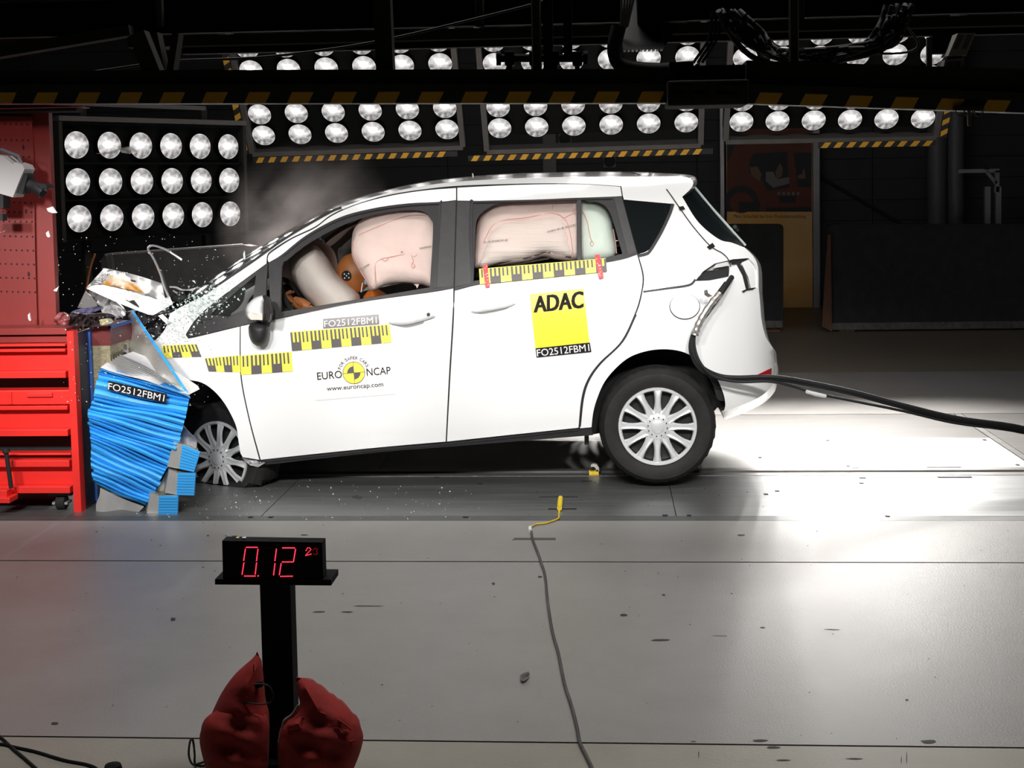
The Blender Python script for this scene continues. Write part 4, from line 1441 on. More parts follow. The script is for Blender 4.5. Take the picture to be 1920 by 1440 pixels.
liner(1236, 770, 126, 117, radians(4), radians(188), .30)
liner(372, 815, 84, 108, radians(-25), radians(108), .42)
solid('wheelhouse_wall', [(285, 690), (460, 690), (500, 800), (505, 866), (290, 880)], lambda x, y: P(x, y, YC + .46), UNDER, car, thick=.02, step=40)
solid('wheelhouse_wall', [(1100, 640), (1370, 640), (1365, 740), (1340, 770), (1110, 815)], lambda x, y: P(x, y, YC + .32), UNDER, car, thick=.02, step=40)
# tail of the rear arch liner and mud flap under the bumper
solid('arch_liner_lip', spline([(1296, 668, 1), (1324, 690), (1346, 715), (1357, 740), (1357, 752, 1), (1345, 748), (1336, 720), (1318, 694)], 4, True), lambda x, y: S(x, y, -.02), BLACKPL, car, thick=.18, step=10)
# underbody, tow hook, exhaust
def lx(px, py=800, Y=YM): return P(px, py, Y).x


ub = MB()
x0, x1 = P(505, 860, YC).x, P(1105, 810, YC).x
zs0, zs1 = P(505, 866, YC).z, P(1105, 815, YC).z
for (ya, yb, xa, xb, za, zb, h) in ((YC + .06, 2 * YM - YC - .06, x0, x1, zs0, zs1, .10), (YC + .33, 2 * YM - YC - .33, x1, P(1400, 700, YM).x, zs1 + .03, zs1 + .10, .16), (YC + .36, 2 * YM - YC - .36, P(300, 800, YC).x, x0, zs0 + .03, zs0, .22)):
    ub.add([(xa, ya, za), (xb, ya, zb), (xb, yb, zb), (xa, yb, za), (xa, ya, za + h), (xb, ya, zb + h), (xb, yb, zb + h), (xa, yb, za + h)], [(0, 3, 2, 1), (4, 5, 6, 7), (0, 1, 5, 4), (1, 2, 6, 5), (2, 3, 7, 6), (3, 0, 4, 7)])
ub.build('underbody', UNDER, car)
MB().tube([RWC + Vector((0, .18, 0)), Vector((RWC.x, 2 * YM - YC - .2, RWC.z))], .035, 10).build('rear_axle', UNDER, car, smooth=60)
MB().box(P(1096, 834, YC + .15), P(1104, 812, YC + .15) + Vector((0, .03, 0))).build('jacking_bracket', STEELDK, car)

for q in ([(515, 606), (669, 573), (845, 546), (833, 815), (500, 848)], [(858, 548), (1000, 518), (1190, 482), (1190, 585), (1110, 690), (1085, 790), (842, 815)]):
    panel('door_card', q, INTERIOR, thick=.02, off=-.055, step=30, corners=False)
# --- cabin: dashboard, seats, steering wheel
dash = solid('dashboard', spline([(455, 600, 1), (468, 560), (480, 552), (494, 564), (498, 600), (500, 650, 1), (460, 670, 1)], 4, True), lambda x, y: P(x, y, YC + .30), INTERIOR, car, thick=1.05, step=20)


def seat(Y0, Y1, px, py, head=True, nm='front_seat'):
    root = solid(nm, spline([(px - 10, py + 130, 1), (px + 22, py + 110), (px + 60, py - 10), (px + 72, py - 30), (px + 92, py - 26), (px + 95, py), (px + 70, py + 140), (px + 62, py + 170, 1), (px - 95, py + 180, 1), (px - 98, py + 145)], 4, True), lambda x, y: P(x, y, Y0), INTERIOR, car, thick=Y1 - Y0, step=18)
    if head:
        solid('headrest', spline([(px + 78, py - 75), (px + 95, py - 82), (px + 106, py - 72), (px + 108, py - 50), (px + 101, py - 34), (px + 84, py - 36)], 4, True), lambda x, y: P(x, y, Y0 + .1), INTERIOR, root, thick=Y1 - Y0 - .2, step=10)
    return root


seat(YC + .30, YC + .78, 800, 560)
seat(YM + .10, YM + .58, 800, 560)
seat(YC + .30, YC + 1.45, 1060, 570, nm='rear_seat')
# black headrest seen through the rear window
pillow('headrest_cover', spline([(890, 462), (900, 458), (909, 464), (912, 480), (911, 500), (905, 515), (890, 520)], 4, True), lambda x, y: YC + .33, .05, INTERIOR, car, step=6)
mb = MB()
swc = P(560, 575, YC + .42)
ax = Vector((.85, 0, .5)).normalized()
u_ = Vector((0, 1, 0))
w_ = ax.cross(u_)
mb.tube([swc + (u_ * cos(a) + w_ * sin(a)) * .18 for a in [2 * pi * k / 28 for k in range(29)]], .014, 8)
mb.tube([swc, swc - ax * .3], .03, 8)
for a in (0.3, 2.8, 4.7):
    mb.tube([swc, swc + (u_ * cos(a) + w_ * sin(a)) * .18], .012, 6)
mb.build('steering_wheel', INTERIOR, car, smooth=60)

# --- airbags
dpt = lambda d: (lambda x, y: YC + SD(x, y) + d)
CURT = spline([(660, 445), (666, 425), (682, 408), (705, 398), (760, 390), (812, 392), (822, 420), (822, 470), (820, 528), (812, 540), (786, 533), (782, 541, 1), (776, 533), (750, 531), (722, 535), (702, 545), (692, 541), (686, 528), (672, 505), (660, 480)], 4, True)
c1 = pillow('curtain_airbag', CURT, dpt(.12), .075, AIRPINK, car, step=8, R=34, wave=.006)
mirror(c1)


def seam(pts, Yf, r=.0022, m=PINKSEAM, parent=None):
    q = spline(pts, 5)
    return MB().tube([P(x, y, Yf(x, y)) for x, y in q], r, 5).build('seam', m, parent or car, smooth=60)


sfr = lambda x, y: YC + SD(x, y) + .042
seam([(704, 537), (703, 515), (704, 495), (712, 487), (722, 483), (727, 486), (722, 489), (716, 486)], sfr, parent=c1)
seam([(722, 484), (745, 479), (768, 475), (776, 472), (782, 477), (776, 481), (770, 478)], sfr, parent=c1)
seam([(772, 481), (775, 490), (771, 496), (774, 502), (778, 498), (774, 494)], sfr, parent=c1)
seam([(664, 452), (664, 478), (676, 507), (690, 530), (702, 541)], lambda x, y: YC + SD(x, y) + .082, parent=c1)
seam([(672, 440), (700, 428), (760, 405), (800, 402)], sfr, r=.0014, parent=c1)
# rear curtain: rim bag and inner panel
RC = spline([(889, 500), (891, 450), (896, 415), (905, 398), (920, 386), (950, 380), (1000, 378), (1060, 376), (1090, 378), (1092, 430), (1090, 480), (1070, 489), (1040, 487), (1018, 481), (985, 492), (940, 497), (910, 500)], 4, True)
c2 = pillow('curtain_airbag', RC, dpt(.13), .07, AIRPINK, car, step=9, R=22, wave=.004)
mirror(c2)
INN = spline([(900, 500), (906, 455), (922, 425), (945, 413), (985, 408), (1030, 401), (1050, 404), (1064, 420), (1072, 460), (1074, 482), (1040, 478), (1020, 474), (985, 485), (940, 492)], 4, True)
AIRP2 = mat('light_pink_airbag_fabric', (1.0, 0.77, 0.73), 0.8, noise=0.05, nscale=3, stretch=(.6, 1, 12), bump=1.0, bscale=4)
pillow('airbag_inner_panel', INN, dpt(.085), .05, AIRP2, c2, step=8, R=26, wave=.003)
seam([(906, 455), (922, 425), (945, 413), (985, 408), (1030, 400), (1050, 403), (1058, 408), (1070, 402), (1084, 398)], lambda x, y: YC + SD(x, y) + .055, parent=c2)
seam([(1050, 403), (1064, 418), (1072, 455), (1074, 482)], lambda x, y: YC + SD(x, y) + .05, r=.0016, parent=c2)
seam([(1078, 392), (1074, 396), (1079, 400), (1084, 396), (1080, 391)], lambda x, y: YC + SD(x, y) + .055, parent=c2)
seam([(1034, 380), (1036, 390), (1032, 400)], lambda x, y: YC + SD(x, y) + .06, r=.0012, parent=c2)
GRN = spline([(1086, 384), (1100, 381), (1122, 384), (1138, 396), (1147, 415), (1152, 445), (1155, 468), (1150, 482), (1130, 489), (1095, 492), (1086, 470)], 4, True)
c3 = pillow('rear_curtain_airbag', GRN, dpt(.12), .08, AIRGREEN, car, step=7, R=30, wave=.003)
mirror(c3)
seam([(1092, 394), (1100, 412), (1104, 430), (1108, 448), (1113, 456), (1110, 462), (1107, 456), (1110, 452)], lambda x, y: YC + SD(x, y) + .04, parent=c3)
seam([(1150, 430), (1154, 455), (1156, 475)], lambda x, y: YC + SD(x, y) + .1, r=.003, parent=c3)
# printed codes on the bags
af = lambda x, y, off: P(x, y, YC + SD(x, y) + .04 - off)
for s, q in (('IKAKIINIWIKI', [(672, 504), (692, 494), (693, 497), (674, 508)]), ('KIWIKINIXIWI', [(752, 471), (808, 460), (808, 464), (752, 475)]),):
    text_on('fabric_print', s, q, af, .0, GREYPR, c1)
for s, q in (('IKI KI IKINIKIWI IKI', [(908, 452), (952, 448), (952, 452), (908, 456)]), ('IWIKII IKI IK IKIWIKI', [(1026, 433), (1080, 419), (1080, 423), (1026, 437)])):
    text_on('fabric_print', s, q, lambda x, y, off: P(x, y, YC + SD(x, y) + .028), .0, GREYPR, c2)
# driver airbag and far passenger airbag
DA = spline([(542, 492), (546, 478), (560, 467), (575, 461), (592, 460), (606, 474), (617, 490), (631, 513), (652, 533), (668, 548), (675, 562), (670, 590), (640, 606), (605, 600), (586, 575), (557, 540), (545, 515)], 4, True)
pillow('driver_airbag', DA, lambda x, y: YC + .46, .20, AIRWHITE, car, step=9, smooth=70)
PA = spline([(510, 520), (518, 480), (545, 455), (590, 450), (625, 470), (632, 520), (610, 580), (540, 590)], 4, True)
pillow('passenger_airbag', PA, lambda x, y: YM + .42, .2, AIRWHITE, car, step=14, smooth=70)

# --- crash-test dummy in the driver's seat
YD = YC + .50
dm = None
dv, de, dr = [], [], []


def dj(px, py, Y, r):
    dv.append(P(px, py, Y))
    dr.append(r)
    return len(dv) - 1


pel = dj(800, 700, YD, .15)
wai = dj(782, 660, YD, .13)
che = dj(752, 612, YD, .15)
sho = dj(722, 578, YD, .12)
nec = dj(700, 560, YD, .062)
nk2 = dj(688, 545, YD, .060)
for a, b in ((pel, wai), (wai, che), (che, sho), (sho, nec), (nec, nk2)): de.append((a, b))
hands = []
for s in (-1, 1):
    a = dj(726, 588, YD + s * .17, .062)
    b = dj(665, 640, YD + s * .22, .048)
    c = dj(600, 600, YD + s * .21, .037)
    d = dj(574, 574, YD + s * .19, .028)
    de += [(sho, a), (a, b), (b, c), (c, d)]
    hands.append((d, s))
    k1 = dj(690, 722, YD + s * .09, .085)
    k2 = dj(600, 668, YD + s * .12, .062)
    k3 = dj(572, 712, YD + s * .12, .045)
    k4 = dj(552, 735, YD + s * .12, .035)
    de += [(pel, k1), (k1, k2), (k2, k3), (k3, k4)]
me = bpy.data.meshes.new('crash_test_dummy')
base = dv[0].copy()
me.from_pydata([tuple(v - base) for v in dv], de, [])
dm = bpy.data.objects.new('crash_test_dummy', me)
COL.objects.link(dm)
dm.location = base
WM[dm.name] = Matrix.Translation(base)
md = dm.modifiers.new('skin', 'SKIN')
for i, v in enumerate(me.skin_vertices[0].data):
    v.radius = (dr[i], dr[i])
    v.use_root = (i == 0)
md.use_smooth_shade = True
sb_ = dm.modifiers.new('sub', 'SUBSURF')
sb_.levels = 1
sb_.render_levels = 1
me.materials.append(ORANGE)
tag(dm, 'orange crash-test dummy leaning into the driver airbag', 'dummy')
# head: shaped ball with jaw, nose, ear line; leaning forward
bm = bmesh.new()
bmesh.ops.create_uvsphere(bm, u_segments=28, v_segments=20, radius=1)
for v in bm.verts:
    x, y, z = v.co
    sx, sy, sz = .098, .077, .112
    if z < 0:
        sx *= 1 - .18 * (-z) ** 1.5
        sy *= 1 - .25 * (-z) ** 1.5
    px_ = x * sx
    if x < -.5 and -.35 < z < .15 and abs(y) < .28: px_ -= .020 * (1 - abs(y) / .28) * (1 - abs(z + .1) / .3 if abs(z + .1) < .3 else 0)
    if x < -.6 and abs(z - .18) < .14 and .22 < abs(y) < .55: px_ += .010
    v.co = Vector((px_, y * sy, z * sz))
hm = bpy.data.meshes.new('head')
bm.to_mesh(hm)
bm.free()
HC = P(664, 512, YD)
hm.transform(Matrix.Translation(HC - base) @ Matrix.Rotation(radians(-14), 4, 'Y'))
hm.materials.append(DUMMYSKIN)
hm.polygons.foreach_set('use_smooth', [True] * len(hm.polygons))
ho = bpy.data.objects.new('head', hm)
COL.objects.link(ho)
ho.parent = dm
WM[ho.name] = WM[dm.name]
mk = P(650, 517, YD - .073)
MB().lathe([(.0001, -.004), (.028, -.004), (.030, .004), (.0001, .004)], 28, Matrix.Translation(mk)).build('marker_disc', BLACKPR, ho)
dots = MB()
for dx, dz in ((0, 0), (.012, .012), (-.012, .010), (.013, -.011), (-.011, -.013)):
    dots.lathe([(.0001, -.0052), (.0036, -.0052), (.0036, -.003)], 10, Matrix.Translation(mk + Vector((dx, 0, dz))))
dots.build('marker_dots', WHITEPR, ho, fix=False)
# hands gripping the wheel rim: palm and five fingers each
for d, s in hands:
    w = dv[d]
    hnd = MB()
    d0 = Vector((-.9, 0, .35)).normalized()
    side = Vector((0, 1, 0))
    upv = d0.cross(side)
    hnd.tube([w + d0 * -.02, w + d0 * .03, w + d0 * .075], [.026, .036, .030], 10)
    for k in range(4):
        o_ = side * (k - 1.5) * .019
        L = (.9, 1.05, 1.0, .8)[k]
        hnd.tube([w + d0 * .07 + o_, w + d0 * (.07 + .035 * L) + o_ + upv * -.006, w + d0 * (.075 + .055 * L) + o_ - upv * .028, w + d0 * (.06 + .045 * L) + o_ - upv * .048], [.010, .0098, .009, .007], 8)
    hnd.tube([w + d0 * .02 - side * s * -.025, w + d0 * .045 + side * s * .045 - upv * .01, w + d0 * .07 + side * s * .05 - upv * .03], [.012, .011, .008], 8)
    hnd.build('hand', DUMMYSKIN, dm, smooth=60)
MB().box(P(683, 533, YD - .16), P(688, 525, YD - .16) + Vector((0, .02, 0))).build('blue_patch', mat('pale_blue_tape', (.2, .45, .7), .5), dm)
MB().tube([P(677, 548, YD - .17), P(680, 530, YD - .17)], .003, 6).build('white_wire', WHITEPR, dm)

# --- stickers on the body
def tape(name, q, n, label=None, first_black=True, ticks=3, m=YELLOW2, surf=S, tick_h=.56, off=.004, parent=None, tickmat=None):
    root = decal(name, q, surf, off, m, parent or car, nx=max(8, n), ny=5)
    qm = quadmap(q)
    mb = MB()
    for k in range(n):
        u0, u1 = k / n, (k + 1) / n
        black = (k % 2 == 0) == first_black
        if black:
            quad_on(mb, qm, u0, 0, u1, 1 - tick_h, surf, off + .0015, 2, 2)
        for j in range(ticks):
            if black:
                a, b = u0 + (j + .0) * (u1 - u0) / 2.5, u0 + (j + .5) * (u1 - u0) / 2.5
                a, b = max(a, u0), min(b, u1)
                if b <= a: continue
            else:
                if j == ticks - 1: continue
                a, b = u0 + (j + .45) * (u1 - u0) / 2.5, u0 + (j + .85) * (u1 - u0) / 2.5
            quad_on(mb, qm, a, 1 - tick_h - .03, b, .97, surf, off + .0015, 1, 2)
    mb.build('scale_print', tickmat or GREYPR, root, fix=False)
    return root


tape('scale_tape', [(544, 622.5), (730, 608), (734, 642), (547.5, 658)], 10)
tape('scale_tape', [(451, 667), (546, 659.5), (549, 696), (452, 703)], 5, first_black=False)
tape('scale_tape', [(384, 671.5), (450, 666), (451, 698), (391, 696.5)], 4)
tape('scale_tape', [(303, 648), (368, 645), (378, 669), (306, 671)], 4, first_black=False)


def S2(x, y, off=0.0):      # tape stuck across window glass and trim
    return S(x, y, off + .006)


rt = tape('scale_tape', [(898, 504), (1136, 484), (1138, 509), (900, 533)], 12, surf=S2, off=.010, first_black=False)
for q in ([(905, 497), (914, 496), (918, 538), (910, 539)], [(1115, 478), (1124, 477), (1132, 521), (1123, 523)]):
    r_ = decal('red_tape', q, S2, .014, REDTAPE, car, 2, 8)
    qm = quadmap(q)
    mb = MB()
    for k in range(10):
        u, v = random.uniform(.1, .8), random.uniform(.05, .95)
        quad_on(mb, qm, u, v - .012, u + .18, v + .012, S2, .0155)
    mb.build('white_marks', WHITEPR, r_, fix=False)
lb = decal('test_label', [(605.5, 598), (710, 589), (711, 608), (606, 616)], S, .004, mat('grey_label_film', (0.16, 0.14, 0.14), 0.35), car)
text_on('label_text', 'FO2512FBM1', [(607.5, 601.5), (706, 593.5), (706.5, 606), (608, 613.5)], S, .0055, WHITEPR, lb)
# yellow square with dark lettering
ad = decal('yellow_sticker', [(993, 551.5), (1094, 541), (1105, 642), (1004, 653)], S, .004, mat('club_yellow_print', (0.98, 0.80, 0.03), 0.4), car, 8, 8)
text_on('sticker_text', 'ADAC', [(1002, 556), (1093, 546), (1093, 577), (1002, 586)], S, .0055, BLACKPR, ad, bold=.016)
lb2 = decal('test_label', [(1004, 653), (1106, 642.5), (1109, 660), (1006, 670.5)], S, .0045, BLACKPR, car)
text_on('label_text', 'FO2512FBM1', [(1006, 655.5), (1104, 645), (1105.5, 658), (1007.5, 668.5)], S, .006, WHITEPR, lb2)
# round quartered emblem with lettering around it
ROTA = radians(-4.6)


def em_pt(u, v):       # emblem units in px, u right, v up, rotated with the door
    return 663.4 + u * cos(ROTA) + v * sin(ROTA), 699 + u * sin(ROTA) - v * cos(ROTA)


Ssurf = lambda x, y, off: S(x, y, off)
er = MB()


def disc_on(mb, r0, r1, a0, a1, off, n=24):
    rows = [[S(*em_pt(r * cos(a0 + (a1 - a0) * k / n), r * sin(a0 + (a1 - a0) * k / n)), off) for k in range(n + 1)] for r in (r0, r1)]
    mb.loft(rows)


plate = decal('round_emblem_sticker', [em_pt(-76, 42), em_pt(76, 42), em_pt(76, -46), em_pt(-76, -46)], S, .0025, mat('sticker_white_film', (0.84, 0.825, 0.815), 0.4), car)
mb = MB()
disc_on(mb, .01, 20.3, 0, 2 * pi, .0045, 40)
mb.build('emblem_disc', YELLOW2, plate, fix=False)
mb = MB()
disc_on(mb, 20.0, 20.9, 0, 2 * pi, .006, 48)
disc_on(mb, .01, 12.3, pi / 2, pi, .006)
disc_on(mb, .01, 12.3, -pi / 2, 0, .006)
for (a, b, c, d) in ((-20.5, -.4, 20.5, .4), (-.4, -20.5, .4, 20.5)):
    quad_on(mb, lambda u, v: em_pt(a + (c - a) * u, b + (d - b) * v), 0, 0, 1, 1, S, .0062, 4, 4)
mb.build('emblem_quarters', GREYPR, plate, fix=False)
eq = lambda x0, y0, x1, y1: [em_pt(x0, y1), em_pt(x1, y1), em_pt(x1, y0), em_pt(x0, y0)]
text_on('emblem_text', 'EURO', eq(-69, -7.8, -22.5, 6.2), S, .0055, BLACKPR, plate)
text_on('emblem_text', 'NCAP', eq(24, -7.8, 69, 6.2), S, .0055, BLACKPR, plate)
text_on('emblem_text', 'www.euroncap.com', eq(-53, -32.5, 53, -24), S, .0055, BLACKPR, plate)
arc = 'FOR SAFER CARS'
adv = []
wd = {'F': .8, 'O': 1.15, 'R': 1, ' ': .6, 'S': .95, 'A': 1, 'E': .85, 'C': 1}
tot = sum(wd[c] for c in arc)
acc = 0
mbt = MB()
for c in arc:
    mid = acc + wd[c] / 2
    acc += wd[c]
    if c == ' ': continue
    a = radians(162) - radians(144) * mid / tot
    vs, fs, asp = text_geo(c)
    ww, hh = wd[c] * 4.4, 6.0
    pts = []
    for (u, v) in vs:
        tx, ty = (u - .5) * ww, v * hh + 25.2
        pts.append(S(*em_pt(tx * sin(a) + ty * cos(a), -tx * cos(a) + ty * sin(a)), .0055))
    mbt.add(pts, fs)
mbt.build('emblem_arc_text', BLACKPR, plate, fix=False)

# --- thin wire and tape over the tail
MB().tube([S(x, y, .006) if y > 352 else P(x, y, YC + .36) for x, y in spline([(1180, 322), (1200, 328), (1232, 337), (1250, 355), (1272, 386), (1300, 425), (1332, 461), (1355, 475), (1366, 487), (1370, 500)], 5)], .0025, 6).build('roof_wire', CABLE, car, smooth=60)
for q in ([(1272, 388), (1281, 386), (1285, 392), (1275, 395)], [(1325, 463), (1336, 455), (1341, 462), (1331, 468)]):
    decal('black_tape_patch', q, S, .009, BLACKPR, car, 2, 2)
MB().tube([P(1180, 323, YC + .4), P(1165, 322, YC + .6)], .002, 5).build('roof_wire_end', CABLE, car)
MB().tube([P(887, 331, YM - .2), P(886, 325, YM - .2)], .004, 6).build('roof_aerial', WHITEPR, car)
MB().tube([P(1383, 431, YC + .5), P(1378, 425, YC + .45)], .012, 6).build('rear_wiper_cap', BLACKPL, car)

# --- crushed nose: bonnet, engine bay, torn pieces
def interp_depth(pairs):
    def f(x, y):
        s = w = 0
        for (px, py, Y) in pairs:
            d = 1 / ((px - x) ** 2 + (py - y) ** 2 + 4)
            s += d * Y
            w += d
        return s / w
    return f


hd_top = interp_depth([(161, 540, 7.0), (177, 533, 6.98), (208, 537, 6.98), (271, 554, 7.0), (323, 570, 7.05), (173, 527, 7.3), (195, 503, 8.0), (229, 510, 8.0), (306, 533, 8.0), (310, 548, 7.6)])
HOODP = mat('scratched_white_paint', (0.66, 0.65, 0.65), 0.4, coat=0.1)
bonnet = solid('bonnet', spline([(161.5, 540, 1), (177, 533.5), (208, 536.5), (271, 554), (323, 569, 1), (312, 548), (306, 533, 1), (270, 521), (229, 510), (195, 503, 1), (184, 515), (173, 527)], 4, True), lambda x, y: P(x, y, hd_top(x, y) + .012 * sin(x * .35) * sin(y * .5)), HOODP, car, thick=.012, step=4, smooth=30)
hb2 = interp_depth([(162, 541, 7.0), (208, 537, 6.98), (271, 554, 7.0), (323, 571, 7.05), (187, 552, 6.96), (229, 571, 6.94), (279, 590, 6.96), (240, 555, 6.93)])
solid('bonnet_edge_fold', spline([(162, 541, 1), (177, 534.5), (208, 537.5), (271, 555), (323, 570.5, 1), (300, 584), (287, 591), (279, 590), (229, 571), (187, 552.5)], 4, True), lambda x, y: P(x, y, hb2(x, y)), PAINT, bonnet, thick=.01, step=8)
bsurf = lambda x, y, off: P(x, y, hd_top(x, y) - off + .012 * sin(x * .35) * sin(y * .5))
decal('bonnet_sticker', [(207, 515), (258, 534), (271, 549), (192, 533)], bsurf, .035, mat('amber_sticker', (.80, .36, .03), .5), bonnet, 40, 16)
decal('bonnet_label', [(191, 513), (206, 512), (190, 532), (179, 528)], bsurf, .035, mat('grey_chequer_label', (.3, .3, .32), .4, noise=.6, nscale=60), bonnet, 16, 16)
text_on('bonnet_label_text', 'ADAC', [(189, 515), (203, 514), (191, 529), (182, 526)], bsurf, .038, BLACKPR, bonnet, bold=.02)
solid('bonnet_tear', [(235, 562), (251, 563), (260, 574), (261, 577), (248, 570)], lambda x, y: P(x, y, hb2(x, y) - .004), DARK, bonnet, thick=.003, step=6)
solid('bonnet_tear', [(244, 523), (254, 526), (253, 529), (245, 527)], lambda x, y: bsurf(x, y, .015), DARK, bonnet, thick=.003, step=6)
solid('bonnet_flap', [(145, 577), (160, 546), (176, 560), (182, 574), (165, 578)], lambda x, y: P(x, y, 7.5), PAINT, bonnet, thick=.01, step=8)


def crumple(name, outline, Y, amp, m, parent=car, thick=.02, step=5, seed=1, smooth=25):
    rnd = random.Random(seed)
    ph = [rnd.uniform(0, 6) for _ in range(6)]
    fr = [rnd.uniform(.12, .5) for _ in range(6)]

    def f(x, y):
        w = sin(x * fr[0] + ph[0]) + sin(y * fr[1] + ph[1]) + sin((x + y) * fr[2] + ph[2]) + .7 * sin((x - y) * fr[3] * 1.8 + ph[3]) + rnd.uniform(-.5, .5)
        return P(x, y, (Y(x, y) if callable(Y) else Y) + amp * w)
    return solid(name, outline, f, m, parent, thick, step, smooth=smooth)


crumple('bonnet_inner_frame', spline([(166, 545), (190, 552), (215, 564), (232, 580), (234, 590), (222, 596), (205, 586), (185, 572), (172, 556)], 4, True), 7.12, .012, CHROME, seed=2)
crumple('headlamp_shell', spline([(190, 578), (210, 572), (228, 580), (233, 592), (215, 597), (196, 592)], 4, True), 6.84, .008, CHROME, seed=3)
crumple('grille_bar', spline([(132, 586), (150, 579), (185, 575), (193, 577), (180, 584), (145, 592)], 4, True), 6.86, .008, mat('violet_glass_lamp', (.12, .11, .2), .1, spec=.8), seed=4)
crumple('torn_bumper', spline([(122, 597), (135, 587), (160, 589), (200, 587), (216, 594), (208, 606), (180, 611), (150, 612), (128, 610)], 4, True), 6.60, .010, GRILLE, seed=5)
crumple('torn_bumper_end', spline([(101, 603), (108, 588), (118, 586), (128, 594), (127, 610), (114, 608)], 4, True), 6.58, .010, mat('dark_red_chrome', (.5, .2, .2), .12, metal=.5), seed=6)
crumple('loose_lamp_part', spline([(186, 600), (196, 598), (206, 598), (211, 604), (200, 609), (188, 609)], 4, True), 6.56, .004, mat('blue_yellow_plastic', (.12, .3, .55), .3, col2=(.8, .6, .05), nscale=20), seed=8)
crumple('engine_block', spline([(225, 590), (262, 585), (300, 588), (318, 592), (312, 615), (296, 640), (300, 665), (330, 705), (300, 720), (250, 690), (225, 640)], 4, True), YC + .28, .025, mat('dusty_engine_grey', (.075, .07, .075), .6, noise=.4, nscale=30), seed=9, thick=.6, step=8)
crumple('bay_wall', spline([(318, 560), (345, 545), (372, 552), (345, 575), (322, 590)], 4, True), YC + .5, .02, DARK, seed=10, thick=.5, step=7)
crumple('torn_wing_strip', [(296, 592), (302, 590), (318, 604), (313, 608)], YC + .08, .006, PAINT, seed=12)
# wiper arms sprung up
MB().tube([P(x, y, YC + .55) for x, y in spline([(341, 487), (312, 469), (290, 461), (280, 462.5), (278, 469), (287, 483), (300, 512), (309, 540), (321, 567)], 5)], .007, 6).build('wiper_arm', CHROME, car, smooth=60)
crumple('wiper_blade', [(298, 505), (302, 508), (318, 562), (311, 566), (305, 540)], YC + .56, .003, DARK, seed=13, step=4)
MB().tube([P(x, y, YC + .6) for x, y in spline([(318, 538), (330, 539), (343, 544), (376, 545)], 5)], .006, 6).build('wiper_arm', CHROME, car, smooth=60)
MB().tube([P(325, 545, YC + .62), P(352, 562, YC + .55)], .005, 6).build('wiper_link', CHROME, car)
# front arch splinters behind the door corner
crumple('torn_sill_end', [(453, 858), (466, 862), (487, 864), (497, 868), (484, 876), (468, 872)], YC + .04, .006, CHROME, seed=14, step=4)

# ================================================================== BARRIER
YBR = 6.48
# red steel frame of stacked channel beams
rf = empty('red_barrier_frame', (P(60, 960, YBR).x, YBR + .4, 0), 'bright red steel frame of stacked beams carrying the blue barrier', 'barrier frame')
XPL = P(137, 790, YBR).x            # right-hand face of the frame
zpx = lambda y: P(70, y, YBR).z
XFL = P(-160, 790, YBR).x


def fbox(name, y0, y1, Ya, Yb, m=REDPAINT, xa=None, xb=None, bev=.002):
    return MB().box((XFL if xa is None else xa, Ya, zpx(y1)), (XPL - .03 if xb is None else xb, Yb, zpx(y0)), bev=bev).build(name, m, rf)


fbox('top_plate', 617, 629, YBR + .03, YBR + .21, REDPANEL)
fbox('drawer_strip', 632, 645, YBR + .06, YBR + .08, REDPANEL)
fbox('flange', 646, 650, YBR + .01, YBR + .10)
fbox('rail_face', 650, 655, YBR + .06, YBR + .08, REDPANEL)
for (t0, t1, w0, w1, b0, b1) in ((655, 660, 660, 697, 697, 709), (762, 769, 769, 806, 806, 818), (864, 876, 876, 913, 913, 925)):
    fbox('flange', t0, t1, YBR + .005, YBR + .12)
    fbox('web', w0, w1, YBR + .055, YBR + .07)
    fbox('flange', b0, b1, YBR - .0, YBR + .12)
fbox('thin_flange', 852, 856, YBR + .03, YBR + .10)
fbox('inner_block', 632, 930, YBR + .13, YBR + .20, DARK, xb=XPL - .05)
# leaning right-hand post (slightly off plumb as photographed)
mb = MB()
f0 = [P(125, 621, YBR - .004), P(137, 621, YBR - .004), P(153, 965, YBR - .004), P(139, 965, YBR - .004)]
vs = f0 + [v + Vector((0, .06, 0)) for v in f0]
mb.add(vs, [(0, 1, 2, 3), (7, 6, 5, 4), (0, 4, 5, 1), (1, 5, 6, 2), (2, 6, 7, 3), (3, 7, 4, 0)])
mb.build('end_post', REDPAINT, rf)
# navy side plate running back from the post
pl = [P(137, 626, YBR), P(152.5, 964, YBR)]
def sidep(name, Ya, Yb, m, dx, z0=None, z1=None, th=.02):
    vs = []
    for Y in (Ya, Yb):
        for p in pl[::-1]:
            vs.append(Vector((p.x + dx, Y, max(.01, p.z))))
    vs2 = [v - Vector((th, 0, 0)) for v in vs]
    return MB().add(vs + vs2, [(0, 1, 3, 2), (4, 6, 7, 5), (0, 4, 5, 1), (2, 3, 7, 6), (1, 5, 7, 3), (0, 2, 6, 4)]).build(name, m, rf)


sidep('side_plate', YBR + .001, YBR + .19, NAVY, 0)
fl_blue = mat('blue_plate_edge', (0.03, 0.10, 0.35), .4)
sidep('blue_edge_plate', YBR + .19, YBR + .21, fl_blue, .012)
sidep('rear_side_plate', YBR + .21, YBR + .55, NAVY, -.01)
